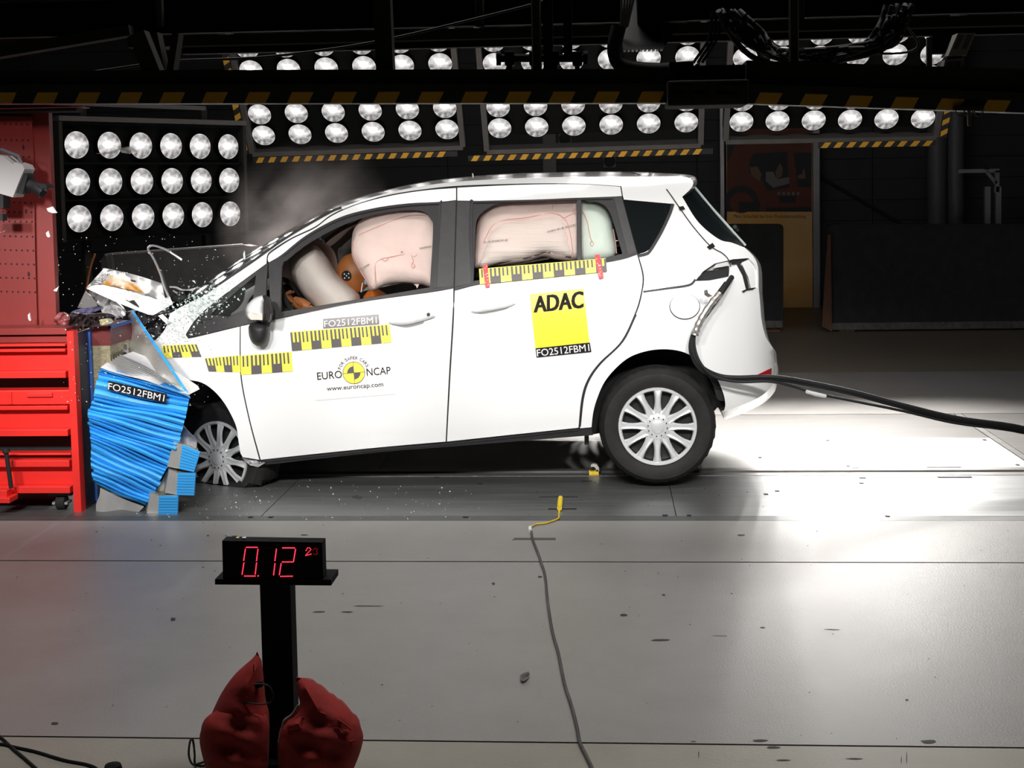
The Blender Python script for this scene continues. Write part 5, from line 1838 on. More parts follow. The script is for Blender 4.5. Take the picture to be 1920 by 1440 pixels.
# red case in the middle bay, clamp bolt, caster
cs = fbox('red_case', 733, 760, YBR + .02, YBR + .12, REDPAINT, xb=P(128, 745, YBR).x, bev=.004)
MB().box((P(48, 735, YBR).x, YBR + .008, zpx(745)), (P(96, 735, YBR).x, YBR + .02, zpx(737)), bev=.002).build('case_handle', REDPAINT, cs)
MB().box((P(16, 735, YBR).x, YBR + .012, zpx(758)), (P(19, 735, YBR).x, YBR + .02, zpx(735)), bev=.001).build('case_rib', REDPAINT, cs)
bo = MB().tube([P(11, 843, YBR - .05), P(21, 915, YBR - .05)], .011, 10).build('clamp_bolt', STEELDK, rf, smooth=60)
MB().cyl(P(10, 842, YBR - .05), P(13, 849, YBR - .05), .018, 12).build('bolt_head', STEELDK, bo)
MB().box((P(3, 925, YBR).x, YBR - .10, zpx(935)), (P(34, 925, YBR).x, YBR + .0, zpx(925)), bev=.003).build('clamp_foot', REDPAINT, rf)
MB().box((P(12, 920, YBR).x, YBR - .08, zpx(926)), (P(26, 920, YBR).x, YBR - .02, zpx(913)), bev=.003).build('clamp_nut', REDPAINT, rf)
cw = P(117, 955, YBR + .06)
MB().lathe([(.0001, -.0), (.030, .0), (.036, .004), (.036, .046), (.030, .05), (.0001, .05)], 20, Matrix.Translation((cw.x, cw.y, .036)) @ Matrix.Rotation(pi / 2, 4, 'Z') @ Matrix.Translation((0, -.025, 0))).build('caster_wheel', RUBBER, rf, smooth=40)
MB().box((cw.x - .04, cw.y - .03, .03), (cw.x + .04, cw.y + .03, .042)).build('caster_axle', CHROME, rf)
MB().box((cw.x - .06, cw.y - .03, .075), (cw.x + .06, cw.y + .03, zpx(924))).build('caster_fork', STEELDK, rf)
for xx in (XFL + .1, XPL - .12):
    MB().box((xx - .04, YBR + .5, 0), (xx + .04, YBR + .9, zpx(930))).build('support_foot', DARK, rf)

# crushed blue honeycomb barrier
db = empty('deformable_barrier', (P(240, 960, 6.6).x, 6.75, 0), 'crushed blue layered honeycomb crash barrier with a test label', 'crash barrier')
LE = spline([(187.5, 691), (184, 704), (174, 750), (165, 773), (167, 800), (171, 830), (173, 870), (177, 909)], 6)
RE = spline([(353, 741), (355, 752), (345, 798), (330, 840), (313, 881), (292, 918), (271, 949)], 7)


def along(poly, t):
    k = t * (len(poly) - 1)
    i = min(int(k), len(poly) - 2)
    f = k - i
    return poly[i][0] * (1 - f) + poly[i + 1][0] * f, poly[i][1] * (1 - f) + poly[i + 1][1] * f


rnd = random.Random(5)
NL = 27
cuts = [0]
for k in range(NL): cuts.append(cuts[-1] + rnd.uniform(.6, 1.4))
cuts = [c / cuts[-1] for c in cuts]
for k in range(NL):
    t0, t1 = cuts[k], cuts[k + 1] - .0015
    jl, jr = rnd.uniform(-3, 2), rnd.uniform(-2, 2)
    dY = rnd.uniform(-.012, .012)
    rows = []
    for (tt, pr_) in ((t0, .010), (t0 * .8 + t1 * .2, .0), (t0 * .5 + t1 * .5, -.006), (t0 * .15 + t1 * .85, .0), (t1, .012)):
        a, b = along(LE, tt), along(RE, tt)
        row = []
        for i in range(9):
            u = i / 8
            x = a[0] + jl + (b[0] + jr - a[0] - jl) * u
            y = a[1] + (b[1] - a[1]) * u + 1.4 * sin(u * 7 + k * .9) + rnd.uniform(-.4, .4)
            row.append(P(x, y, 6.50 + pr_ + dY + .010 * sin(u * 5 + k)))
        rows.append(row)
    back = [[v + Vector((-.17 * i / 8, .46, 0)) for i, v in enumerate(r)] for r in (rows[-1], rows[0])]
    mb = MB()
    allr = rows + back + [rows[0]]
    mb.loft(allr)
    nc = 9
    L = len(rows) + 2
    mb.f.append([i * nc for i in range(L)])
    mb.f.append([i * nc + nc - 1 for i in range(L)][::-1])
    mb.build('foil_layer', BLUE, db, smooth=30)
# dark core so that no light passes between the layers
MB().prism([(x + 4, y) for x, y in LE] + [(x - 6, y) for x, y in RE[::-1]], lambda x, y: P(x, y, 6.56), lambda x, y: P(x, y, 6.56) + Vector((-.14 * (x - 165) / 190, .36, 0))).build('inner_core', NAVY, db)
bsf = lambda x, y, off: P(x, y, 6.475 - off)
lb3 = decal('test_label', [(203, 714), (313.5, 738.5), (310, 756), (201.5, 731)], bsf, .002, BLACKPR, db)
text_on('label_text', 'FO2512FBM1', [(203.5, 717.5), (309, 740.5), (307, 753), (202.5, 730)], bsf, .004, WHITEPR, lb3)
# crushed white foils fanning out of the top
for k in range(9):
    t = k / 8
    a = (188 + 2 * t + t * 34, 690 - 24 * t)
    b = (352 - 2 * t, 741 - 10 * t * .6)
    pts = []
    rows = [[P(a[0] + (b[0] - a[0]) * u, a[1] + (b[1] - a[1]) * u - 3 * sin(u * pi) * (1 + t) + (2 if r else -2) * (1.1 - u), 6.52 + .02 * k + .03 * r + .006 * sin(u * 9 + k)) for u in [i / 7 for i in range(8)]] for r in (0, 1)]
    rows += [[v + Vector((0, .2, .0)) for v in rows[1]]]
    MB().loft(rows).build('white_foil', FOILWHITE, db, smooth=40, fix=False)
rows = [[P(188 + (352 - 188) * u, 690.5 + (740.5 - 690.5) * u + 1.5 * sin(u * 9), 6.505 + .01 * sin(u * 14)) + Vector((0, 0, .004)) for u in [i / 11 for i in range(12)]]]
rows += [[v + Vector((-.16 * t * i / 11, .44 * t, .012 * sin(t * 9 + i))) for i, v in enumerate(rows[0])] for t in (.2, .45, .7, 1)]
MB().loft(rows).build('foil_cover', FOILWHITE, db, smooth=30, fix=False)
# front cladding sheet standing up with a blue edge
cl = interp_depth([(248, 583, 6.95), (221, 611, 7.1), (344, 727, 6.60), (240, 660, 6.98), (300, 715, 6.7)])
clad = solid('cladding_sheet', spline([(247.5, 583, 1), (222, 612, 1), (230, 640), (240, 663), (262, 682), (290, 700), (320, 716), (345, 728, 1), (320, 692), (295, 655), (270, 618)], 4, True), lambda x, y: P(x, y, cl(x, y)), ALU, db, thick=.004, step=9)
solid('cladding_blue_edge', spline([(246.5, 583, 1), (249.5, 582, 1), (272, 616), (297, 652), (322, 690), (354, 738, 1), (349, 738, 1), (318, 692), (293, 655), (268, 618)], 4, True), lambda x, y: P(x, y, cl(x, y) - .006), BLUE, db, thick=.006, step=8)
crumple('torn_foil_knot', spline([(228, 648), (238, 646), (240, 664), (262, 684), (255, 686), (232, 672)], 4, True), 6.90, .015, CHROME, db, seed=21, step=4)
solid('blue_foil_scrap', [(256, 679), (264, 679), (265, 692), (254, 690)], lambda x, y: P(x, y, 6.75), BLUE, db, thick=.01, step=6)
# uncrushed honeycomb block behind
hx = P(165, 640, YBR + .2).x + .01
mbh = MB().box((hx, YBR + .215, .10), (hx + .10, YBR + .55, P(190, 640, YBR + .4).z))
mbh.build('honeycomb_block', HONEY, db)
mbh = MB()
for k in range(14):
    zz = .14 + k * .05
    for j in range(16):
        yy = YBR + .23 + j * .047 + (k % 2) * .023
        if zz < P(190, 640, YBR + .4).z - .03 and yy < YBR + .52:
            mbh.box((hx + .1, yy, zz), (hx + .106, yy + .02, zz + .032))
o = mbh.build('honeycomb_cells', mat('honeycomb_cell_dark', (.16, .14, .09), .4, metal=.4), db)
o['kind'] = 'stuff'
zt = P(190, 640, YBR + .4).z
MB().box((hx - .005, YBR + .212, zt), (hx + .105, YBR + .55, zt + .10)).build('top_band', mat('dark_red_adhesive', (.13, .02, .02), .4), db)
MB().box((hx + .095, YBR + .212, zt + .088), (hx + .112, YBR + .55, zt + .104)).build('blue_top_edge', fl_blue, db)
# clear film hanging below
solid('hanging_film', spline([(188, 915, 1), (186, 930), (180, 946), (181, 965), (186, 975, 1), (212, 976), (238, 976), (250, 970), (270, 950, 1), (230, 935)], 4, True), lambda x, y: P(x, y, 6.50 + .02 * sin(x * .09)), CLEARPL, db, thick=.003, step=9)
solid('torn_dark_sheet', spline([(344, 798, 1), (352, 808), (366, 822), (369, 830), (367, 842, 1), (342, 834, 1), (336, 820)], 4, True), lambda x, y: P(x, y, 6.56), mat('navy_silver_foil', (.05, .07, .16), .25, metal=.6, col2=(.6, .6, .62), nscale=6), db, thick=.006, step=7)
# the three split bumper blocks
BDEEP = .42
for nm, q, Y in (('bumper_block', [(342, 834), (375, 848), (363.5, 885), (335.5, 879)], 6.47), ('bumper_block', [(333, 887), (366.5, 887.5), (363.5, 929), (331, 928)], 6.45), ('bumper_block', [(298, 930), (334, 930), (332, 972), (296, 972)], 6.43)):
    bb = MB().prism(q, lambda x, y: P(x, y, Y), lambda x, y: P(x, y, Y) + Vector((0, .012, 0))).build(nm, BLUE, db)
    qq = [((x * 19 + sum(p[0] for p in q) / 4) / 20, (y * 19 + sum(p[1] for p in q) / 4) / 20) for x, y in q]
    MB().prism(qq, lambda x, y: P(x, y, Y + .012), lambda x, y: P(x, y, Y + .012) + Vector((-.16, .4, .012))).build('block_core', HONEY, bb)
    ln = MB()
    for k in range(1, 8):
        v = k / 8
        qm = quadmap(q)
        quad_on(ln, qm, 0.02, v - .012, .98, v + .012, lambda x, y, off: P(x, y, Y - off), .0012)
    ln.build('layer_lines', mat('blue_layer_shadow', (.015, .17, .42), .5), bb, fix=False)
    MB().prism([(q[0][0] - 16, q[0][1] - 6), q[0], q[3], (q[3][0] - 22, q[3][1] - 4)], lambda x, y: P(x, y, Y + .02), lambda x, y: P(x, y, Y + .02) + Vector((-.12, .3, 0))).build('aluminium_side', ALU, bb)
solid('cladding_lower_edge', spline([(313, 884, 1), (320, 868), (330, 846), (336, 836), (342, 840, 1), (334, 880), (331, 925), (298, 932), (294, 950, 1), (272, 950, 1), (292, 920)], 4, True), lambda x, y: P(x, y, 6.55), mat('scuffed_aluminium', (.42, .41, .38), .4, metal=.6, noise=.35, nscale=25), db, thick=.006, step=8)

# red perforated wall block behind the frame
YW = 6.72
rw = empty('red_wall_block', (P(40, 600, YW).x, YW + .02, 0), 'tall dusty red perforated steel barrier wall at the left edge', 'barrier wall')
a = [P(91, 211, YW), P(106, 612, YW)]
HOLE = []
fr = [Vector((P(-260, 400, YW).x, YW, a[0].z + .02)), Vector((a[0].x, YW, a[0].z)), Vector((a[1].x, YW, .0)), Vector((P(-260, 400, YW).x, YW, .0))]
vs = fr + [v + Vector((-.002, .05, 0)) for v in fr]
MB().add(vs, [(0, 1, 2, 3), (7, 6, 5, 4), (0, 4, 5, 1), (1, 5, 6, 2), (2, 6, 7, 3), (3, 7, 4, 0)]).build('block', REDPANEL, rw)
MB().prism([(-200, 212), (60, 219), (63, 295), (66, 480), (70, 612), (-200, 612)], lambda x, y: P(x, y, YW - .02), lambda x, y: P(x, y, YW)).build('perforated_plate', REDPANEL, rw)
hm_ = MB().cyl((0, -.0008, 0), (0, .002, 0), .0052, 8).build('plate_hole', mat('hole_black_red', (.03, .004, .004), .8), rw, local=True)
hmesh = hm_.data
bpy.data.objects.remove(hm_)


def plate_hole(px, py, sz=1.0):
    ho_ = bpy.data.objects.new('plate_hole', hmesh)
    COL.objects.link(ho_)
    ho_.parent = rw
    ho_.location = P(px, py, YW - .0206) - WM[rw.name].translation
    ho_.scale = (1.2 if sz > 1 else 1, 1, sz)


for (y0, xs) in ((231, 6), (261, 6), (292, 6), (322, 6), (350, 6), (378, 6), (396, 6), (414, 6), (442, 6), (468, 6), (494, 6), (520, 6), (546, 6)):
    for k in range(9):
        px = -33 + k * 10.6 + (y0 - 230) * .045
        plate_hole(px, y0 + k * .25)
for px, py in ((44, 276), (49, 396), (54, 514)):
    plate_hole(px, py, 2.6)
MB().box(tuple(P(-200, 209, YW - .06)), tuple(P(154, 200, YW - .06) + Vector((0, .1, 0)))).build('top_angle', REDPANEL, rw)
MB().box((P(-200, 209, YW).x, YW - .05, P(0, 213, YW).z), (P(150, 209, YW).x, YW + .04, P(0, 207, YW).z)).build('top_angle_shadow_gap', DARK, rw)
MB().tube([P(x, y, YW + .1) for x, y in spline([(104, 470), (108, 500), (106, 540), (104, 560)], 4)], .006, 6).build('brown_hose', mat('brown_hose_rubber', (.16, .06, .03), .5), rw)

# high-speed camera on the left
hc = empty('high_speed_camera', P(20, 345, 6.42), 'grey high-speed camera with black lens aimed at the crash', 'camera')
YH = 6.42
body = [(-40, 286), (4, 292), (24, 308), (28, 304), (42, 309), (46, 317), (40, 330), (24, 370), (-40, 352)]
MB().prism(body, lambda x, y: P(x, y, YH), lambda x, y: P(x, y, YH) + Vector((0, .12, 0))).build('camera_body', CAMGREY, hc)
MB().prism([(40, 322), (52, 328), (46, 350), (42, 364), (30, 362)], lambda x, y: P(x, y, YH + .02), lambda x, y: P(x, y, YH + .02) + Vector((0, .09, 0))).build('lens_mount', DARK, hc)
MB().tube([P(44, 343, YH + .06), P(62, 349, YH + .06), P(64, 350, YH + .06), P(76, 356, YH + .06), P(82, 360, YH + .06)], [.030, .027, .030, .036, .036], 18).build('lens', BLACKPL, hc, smooth=30)
MB().cyl(P(81, 359.5, YH + .06), P(83, 360.5, YH + .06), .028, 16).build('lens_glass', DARKGLASS, hc)
MB().prism([(70, 343), (86, 346), (88, 352), (76, 354)], lambda x, y: P(x, y, YH + .02), lambda x, y: P(x, y, YH + .02) + Vector((0, .08, 0))).build('lens_hood', DARK, hc)
HG = mat('grey_carry_handle', (.12, .12, .125), .5)
MB().tube([P(x, y, YH + .06) for x, y in [(-30, 290), (-4, 286), (2, 281), (34, 293), (40, 306)]], .010, 8).build('carry_handle', HG, hc)
MB().prism([(-40, 358), (6, 366), (6, 390), (-40, 390)], lambda x, y: P(x, y, YH + .02), lambda x, y: P(x, y, YH + .02) + Vector((0, .08, 0))).build('mount_bracket', DARK, hc)
MB().cyl(P(-20, 375, YH + .06), P(-20, 375, YW - .02), .02, 10).build('wall_arm', DARK, hc)
MB().box(P(-30, 402, YH + .02), P(5, 414, YH + .02) + Vector((0, .05, .0))).build('mount_clamp', DARK, hc)

# dark board behind the bonnet
bb_ = empty('absorber_board', (P(330, 480, 9.6).x, 9.6, 0), 'black absorber board with a bright top edge behind the bonnet', 'board', 'black boards on timber blocks')
def bY(x): return 8.95 + (x - 190) / 290 * .9
pts = [(190, 486), (196, 479), (210, 476.5), (320, 468.5), (455, 459), (470, 462), (474, 700), (190, 760)]
pts3 = [P(x, y, bY(x)) for x, y in pts]
for i in (-1, -2): pts3[i].z = .06
n = len(pts3)
vs = pts3 + [v + Vector((.03, .10, 0)) for v in pts3]
MB().add(vs, [tuple(range(n)), tuple(range(n, 2 * n))[::-1]] + [(i, (i + 1) % n, n + (i + 1) % n, n + i) for i in range(n)]).build('panel', BOARD, bb_)
MB().tube([P(x, y, bY(x) - .005) for x, y in [(196, 479), (210, 476.5), (320, 468.5), (455, 459)]], .010, 6).build('top_edge', GREYFRAME, bb_)
member('back_strut', bb_, [(203, 478), (212, 560)], bY(205) - .02, 10, STRIPD)
MB().box((pts3[0].x, 8.95, 0), (pts3[0].x + .3, 9.15, .06)).build('foot', WOOD, bb_)
MB().box((pts3[5].x - .35, 9.7, 0), (pts3[5].x, 9.9, .06)).build('foot', WOOD, bb_)
tag(recenter(MB().tube([P(x, y, 8.7) for x, y in spline([(178, 476), (170, 500), (164, 530), (160, 560), (156, 600), (150, 700), (150, 770)], 5)] + [Vector((P(150, 770, 8.7).x, 8.7, .008))], .008, 6).build('orange_hose', mat('orange_brown_hose', (.35, .12, .03), .5))), 'thin orange-brown hose hanging beside the red wall', 'hose')

# ================================================================== FOREGROUND
YT = 3.62
ts = empty('timer_stand', (P(515, 1200, YT).x, YT, 0), 'black flat post with a shelf carrying the red digital timer', 'stand')
f0 = [P(487, 1094, YT), P(544, 1094, YT), P(553, 1400, YT), P(497, 1400, YT)]
zb = .012
for i in (2, 3): f0[i] = f0[i] + (f0[i] - f0[1 if i == 2 else 0]) * ((f0[i].z - zb) / (f0[1].z - f0[i].z))
vs = f0 + [v + Vector((0, .06, 0)) for v in f0]
TB = mat('black_powder_coat', (.009, .009, .010), .75, spec=.12)
MB().add(vs, [(0, 1, 2, 3), (7, 6, 5, 4), (0, 4, 5, 1), (1, 5, 6, 2), (2, 6, 7, 3), (3, 7, 4, 0)]).build('post', TB, ts)
sh = [P(403, 1086, YT - .05), P(621, 1087, YT - .05), P(621, 1098, YT - .05), P(403, 1096, YT - .05)]
vs = sh + [v + Vector((0, .10, 0)) for v in sh]
MB().add(vs, [(0, 1, 2, 3), (7, 6, 5, 4), (0, 4, 5, 1), (1, 5, 6, 2), (2, 6, 7, 3), (3, 7, 4, 0)]).build('shelf', TB, ts)
pc = Vector(((f0[2].x + f0[3].x) / 2, YT, 0))
MB().box((pc.x - .10, YT - .05, 0), (pc.x + .10, YT + .30, .012), bev=.002).build('base_plate', TB, ts)
for px in (412, 608):
    MB().cyl(P(px, 1086, YT + .02), P(px, 1081, YT + .02), .006, 8).build('shelf_bolt', STEELDK, ts)
MB().box(P(481, 1315, YT - .02), P(505, 1280, YT - .02) + Vector((0, .02, 0))).build('cable_clip', TB, ts)

td = empty('digital_timer', (P(515, 1086, YT - .04).x, YT, P(515, 1086, YT - .04).z), 'black digital timer box showing 0.12 in red dots', 'timer')
q = [(416.5, 1014), (604, 1017), (606, 1086.5), (418, 1085.5)]
f0 = [P(x, y, YT - .045) for x, y in q]
vs = f0 + [v + Vector((0, .045, 0)) for v in f0]
MB().add(vs, [(0, 1, 2, 3), (7, 6, 5, 4), (0, 4, 5, 1), (1, 5, 6, 2), (2, 6, 7, 3), (3, 7, 4, 0)]).build('housing', TB, td)
LED = mat('lit_red_led', (.3, .0, .01), .4, emit=(1.0, .035, .075), estr=2.6)
LEDD = mat('dim_red_led', (.3, .0, .01), .4, emit=(1.0, .02, .03), estr=.5)
LEDO = mat('unlit_led', (.035, .030, .03), .3)
Z = lambda x, y: (380 + x / 7.385, 980 + y / 7.385)


def ledrow(mb, pts, n, r=.0016):
    pts = [Z(*p) for p in pts]
    L = [0]
    for a, b in zip(pts, pts[1:]): L.append(L[-1] + sqrt((a[0] - b[0]) ** 2 + (a[1] - b[1]) ** 2))
    for k in range(n):
        d = L[-1] * k / max(1, n - 1)
        for i in range(len(pts) - 1):
            if d <= L[i + 1] + 1e-6:
                t = (d - L[i]) / (L[i + 1] - L[i])
                x = pts[i][0] * (1 - t) + pts[i + 1][0] * t
                y = pts[i][1] * (1 - t) + pts[i + 1][1] * t
                c = P(x, y, YT - .046)
                mb.lathe([(.0001, -.0016), (r * .7, -.0012), (r, 0), (r, .002)], 8, Matrix.Translation(c))
                break


for nm, segs in (('digit_zero', [([(605, 342), (755, 342)], 9), ([(765, 372), (745, 525)], 9), ([(745, 560), (728, 710)], 9), ([(580, 740), (725, 740)], 9), ([(570, 560), (545, 715)], 9), ([(590, 370), (568, 522)], 9), ([(765, 738), (770, 738)], 2)]),
                 ('digit_one', [([(1020, 370), (1000, 525)], 9), ([(1000, 570), (982, 722)], 9)]),
                 ('digit_two', [([(1108, 350), (1270, 350)], 10), ([(1285, 372), (1258, 535)], 10), ([(1105, 545), (1245, 545)], 8), ([(1085, 570), (1062, 720)], 9), ([(1080, 745), (1240, 742)], 9)]),):
    mb = MB()
    for pts, n in segs: ledrow(mb, pts, n)
    mb.build(nm, LED, td, fix=False)
mb = MB()
ledrow(mb, [(1430, 385), (1450, 350), (1485, 348), (1498, 375), (1470, 405), (1435, 440), (1428, 456)], 11, .0013)
ledrow(mb, [(1428, 456), (1500, 436)], 5, .0013)
mb.build('small_digit', LED, td, fix=False)
mb = MB()
ledrow(mb, [(1530, 378), (1560, 352), (1590, 372), (1570, 400), (1595, 425), (1570, 445), (1535, 432)], 10, .0010)
mb.build('small_digit', LEDD, td, fix=False)
mb = MB()
for y in (520, 570, 670, 710):
    ledrow(mb, [(1440, y), (1580, y)], 9, .0009)
ledrow(mb, [(590, 545), (720, 545)], 8)
ledrow(mb, [(860, 350), (960, 350)], 6)
ledrow(mb, [(850, 545), (960, 545)], 6)
ledrow(mb, [(850, 370), (840, 530)], 8)
ledrow(mb, [(835, 570), (825, 720)], 8)
ledrow(mb, [(1265, 570), (1250, 720)], 8)
mb.build('unlit_dots', LEDO, td, fix=False)
tz = max(v.z for v in f0) + .0
for px, w, m in ((452, 5, YELLOW), (464, 7, WHITEPR)):
    p = P(px, 1009, YT + .02)
    MB().box((p.x - w * .0007, YT - .02, tz - .002), (p.x + w * .0007, YT - .008, tz + .0012)).build('top_label', m, td)

# sandbags leaning on the post
sbl = empty('sandbag', (P(440, 1440, 3.5).x, 3.52, 0), 'dark red canvas sandbag with a tall pointed corner, left of the timer post', 'sandbag', 'sandbags on the timer stand')
o1 = spline([(482, 1222, 1), (474, 1234), (440, 1265), (415, 1300), (393, 1345), (380, 1362), (374, 1385), (380, 1420), (392, 1455), (420, 1485), (470, 1490), (496, 1460), (503, 1420), (504, 1345), (497, 1310), (491, 1250)], 4, True)
b1 = pillow('bag', o1, lambda x, y: 3.46 - (y - 1220) * .00015, .075, FABRICRED, sbl, step=11, R=62, wave=.007)
pillow('front_fold', spline([(383, 1350), (430, 1325), (470, 1328), (500, 1345), (503, 1400), (496, 1455), (470, 1488), (420, 1484), (394, 1456), (378, 1400)], 4, True), lambda x, y: 3.415 - (y - 1320) * .0002, .05, FABRICRED, b1, step=11, R=40, wave=.008)
MB().tube([P(x, y, 3.38) for x, y in spline([(436, 1320), (460, 1318), (490, 1320), (508, 1316), (512, 1300), (500, 1284), (475, 1283)], 5)], .0022, 6).build('black_strap', CABLE, b1)
seam([(476, 1245), (474, 1290), (472, 1325)], lambda x, y: 3.405, r=.0016, m=mat('dark_red_thread', (.12, .01, .01), .8), parent=b1)
solid('strap_loop', [(472, 1283), (492, 1279), (492, 1288), (474, 1293)], lambda x, y: P(x, y, 3.40), TB, b1, thick=.01, step=8)
sbr = empty('sandbag', (P(600, 1440, 3.5).x, 3.50, 0), 'dark red canvas sandbag, rounded and creased, right of the timer post', 'sandbag', 'sandbags on the timer stand')
o2 = spline([(555, 1270, 1), (575, 1275), (600, 1290), (640, 1320), (665, 1345), (678, 1370), (680, 1390), (670, 1425), (650, 1462), (610, 1488), (560, 1488), (530, 1465), (522, 1430), (521, 1390), (528, 1360), (552, 1335), (562, 1320), (557, 1295)], 4, True)
b2 = pillow('bag', o2, lambda x, y: 3.44 - (y - 1270) * .00018, .085, FABRICRED, sbr, step=11, R=60, wave=.009)
pillow('folded_flap', spline([(540, 1358), (565, 1345), (575, 1350), (572, 1362), (590, 1366), (620, 1355), (655, 1372), (640, 1382), (600, 1380), (560, 1375), (540, 1370)], 4, True), lambda x, y: 3.362, .022, FABRICRED, b2, step=9, R=12)
for pts in ([(560, 1395), (590, 1402), (630, 1398), (665, 1388)], [(565, 1440), (590, 1420), (640, 1410)], [(555, 1380), (575, 1420), (590, 1455)], [(600, 1335), (635, 1350), (660, 1368)]):
    seam(pts, lambda x, y: 3.352, r=.003, m=FABRICRED, parent=b2)
MB().tube([P(x, y, 3.41) for x, y in spline([(560, 1322), (548, 1340), (533, 1352), (528, 1375), (523, 1392)], 4)], .004, 6).build('grey_webbing', mat('grey_webbing', (.3, .28, .26), .8), b2)

# ---------------------------------------------------------------- cables and small things
def floor_cable(name, pts, r, m, label, z=None, n=6):
    q = spline(pts, 6)
    o = MB().tube([G(x, y, r) for x, y in q], r, n).build(name, m, None, smooth=60)
    return tag(recenter(o), label, 'cable')


floor_cable('sensor_cable', [(996, 995), (999, 1012), (1010, 1040), (1014, 1053), (1022, 1080), (1027, 1130), (1036, 1185), (1047, 1225), (1058, 1280), (1072, 1325), (1082, 1365), (1087, 1392), (1098, 1415), (1112, 1445), (1125, 1480)], .0055, CABLEG, 'thin grey cable snaking from the yellow trigger tube towards the camera')
tg = empty('trigger_tube', G(1050, 945), 'yellow trigger tube taped to the floor beside the rear wheel', 'sensor')
MB().tube([G(1051, 934, .014), G(1050, 943, .014), G(1049, 953, .014)], [.013, .014, .013], 10).build('tube', mat('yellow_tube', (.8, .6, .04), .45, noise=.1, nscale=60), tg, smooth=60)
MB().tube([G(x, y, .006) for x, y in spline([(1049, 954), (1048, 965), (1047, 972), (1035, 977), (1022, 981), (1005, 983), (996, 988), (994, 992)], 5)], .0045, 6).build('yellow_lead', YCABLE, tg, smooth=60)
MB().tube([G(994, 989, .008), G(994, 996, .008)], .009, 8).build('white_plug', WHITEPR, tg, smooth=60)
for a, b in (((1011, 932), (1083, 933)), ((1028, 954.5), (1081, 955))):
    p, q_ = G(*a), G(*b)
    MB().box((p.x, p.y - .008, .0), (q_.x, q_.y + .012, .002)).build('black_tape_line', BLACKPR, tg)
p, q_ = G(963, 1011.5), G(1042, 1010)
tag(recenter(MB().box((p.x, p.y - .008, .0), (q_.x, q_.y + .01, .0015)).build('floor_tape', mat('grey_floor_tape', (.06, .055, .05), .6))), 'dark strip of tape across the thin grey floor cable', 'tape')
# umbilical cables out of the tail-lamp opening
ucab = empty('umbilical_cable', G(1920, 905), 'thick black umbilical cables trailing from the car tail across the floor', 'cable')


def ucp(pts):
    return [P(x, y, Y) for x, y, Y in pts]


endp = [(1920, 806, 7.15), (2060, 850, 7.2), (2200, 885, 7.25)]
m1 = spline([tuple(v) for v in ucp([(1372, 520, YC + .10), (1355, 545, YC - .03), (1330, 580, YC - .05), (1306, 615, YC - .06), (1296, 645, YC - .06), (1300, 670, YC - .06), (1315, 692, YC - .05), (1345, 707, YC + .0), (1380, 711, YC + .0), (1450, 710, YC - .02), (1520, 721, YC + .05), (1600, 738, YC + .1), (1690, 762, YC + .15), (1790, 786, YC + .2)] + endp)], 6)
MB().tube(m1, .014, 10).build('thick_cable', CABLE, ucab, smooth=60)
m2 = spline([tuple(v) for v in ucp([(1360, 530, YC + .06), (1338, 560, YC - .05), (1318, 590, YC - .07), (1303, 625, YC - .08), (1303, 655, YC - .08), (1316, 685, YC - .08), (1340, 706, YC - .06), (1385, 716, YC - .05), (1450, 716, YC - .04), (1520, 735, YC + .04), (1560, 744, YC + .08), (1690, 770, YC + .14), (1790, 793, YC + .19), (1920, 812, YC + .22), (2060, 856, 7.2), (2200, 890, 7.25)])], 6)
MB().tube(m2, .0075, 8).build('thin_cable', CABLE, ucab, smooth=60)
m3 = [v[:] for v in m1]
MB().tube([Vector(v) + Vector((.004, -.012, .011)) for v in m1[8:]], .011, 8).build('thick_cable', CABLE, ucab, smooth=60)
WRAP = mat('silver_tape_wrap', (.42, .40, .38), .3, metal=.7, noise=.4, nscale=60)
MB().tube([Vector(v) + Vector((0, -.006, 0)) for v in spline([tuple(v) for v in ucp([(1350, 550, YC - .05), (1334, 568, YC - .07), (1318, 592, YC - .085), (1308, 612, YC - .09), (1303, 628, YC - .09)])], 5)], [.018 + .002 * sin(k * 1.9) for k in range(21)], 10).build('tape_wrap', WRAP, ucab, smooth=30)
crumple('tape_tail', [(1320, 545), (1326, 543), (1328, 550), (1336, 555), (1328, 558), (1321, 553)], YC - .10, .006, WRAP, ucab, seed=31, step=3, thick=.004)
MB().tube([P(1512, 734, YC + .0), P(1530, 739, YC + .02), P(1548, 743, YC + .04)], [.009, .011, .009], 8).build('clear_tape', mat('glossy_clear_tape', (.75, .75, .75), .15), ucab, smooth=60)
# yellow hook on the rail
hk_ = empty('rail_hook', G(1113, 889), 'small yellow and silver towing hook standing on the track rail', 'hook')
yh = G(1113, 891).y
HS = lambda x, y: P(x, y, yh)
MB().prism([(1104.5, 882), (1108, 884), (1114, 884), (1118, 882), (1122, 880), (1123, 892), (1105, 892)], lambda x, y: HS(x, y), lambda x, y: HS(x, y) + Vector((0, .03, 0))).build('yellow_base', mat('worn_yellow_enamel', (.8, .55, .03), .45, noise=.15, nscale=50), hk_)
MB().prism(spline([(1108, 871, 1), (1113, 869.5), (1119, 871), (1123, 877), (1123.5, 884, 1), (1117, 884, 1), (1118, 880), (1115, 876), (1111, 875), (1108, 876, 1)], 4, True), lambda x, y: HS(x, y), lambda x, y: HS(x, y) + Vector((0, .03, 0))).build('steel_hook', mat('pale_worn_steel', (.6, .57, .5), .4, metal=.5), hk_)
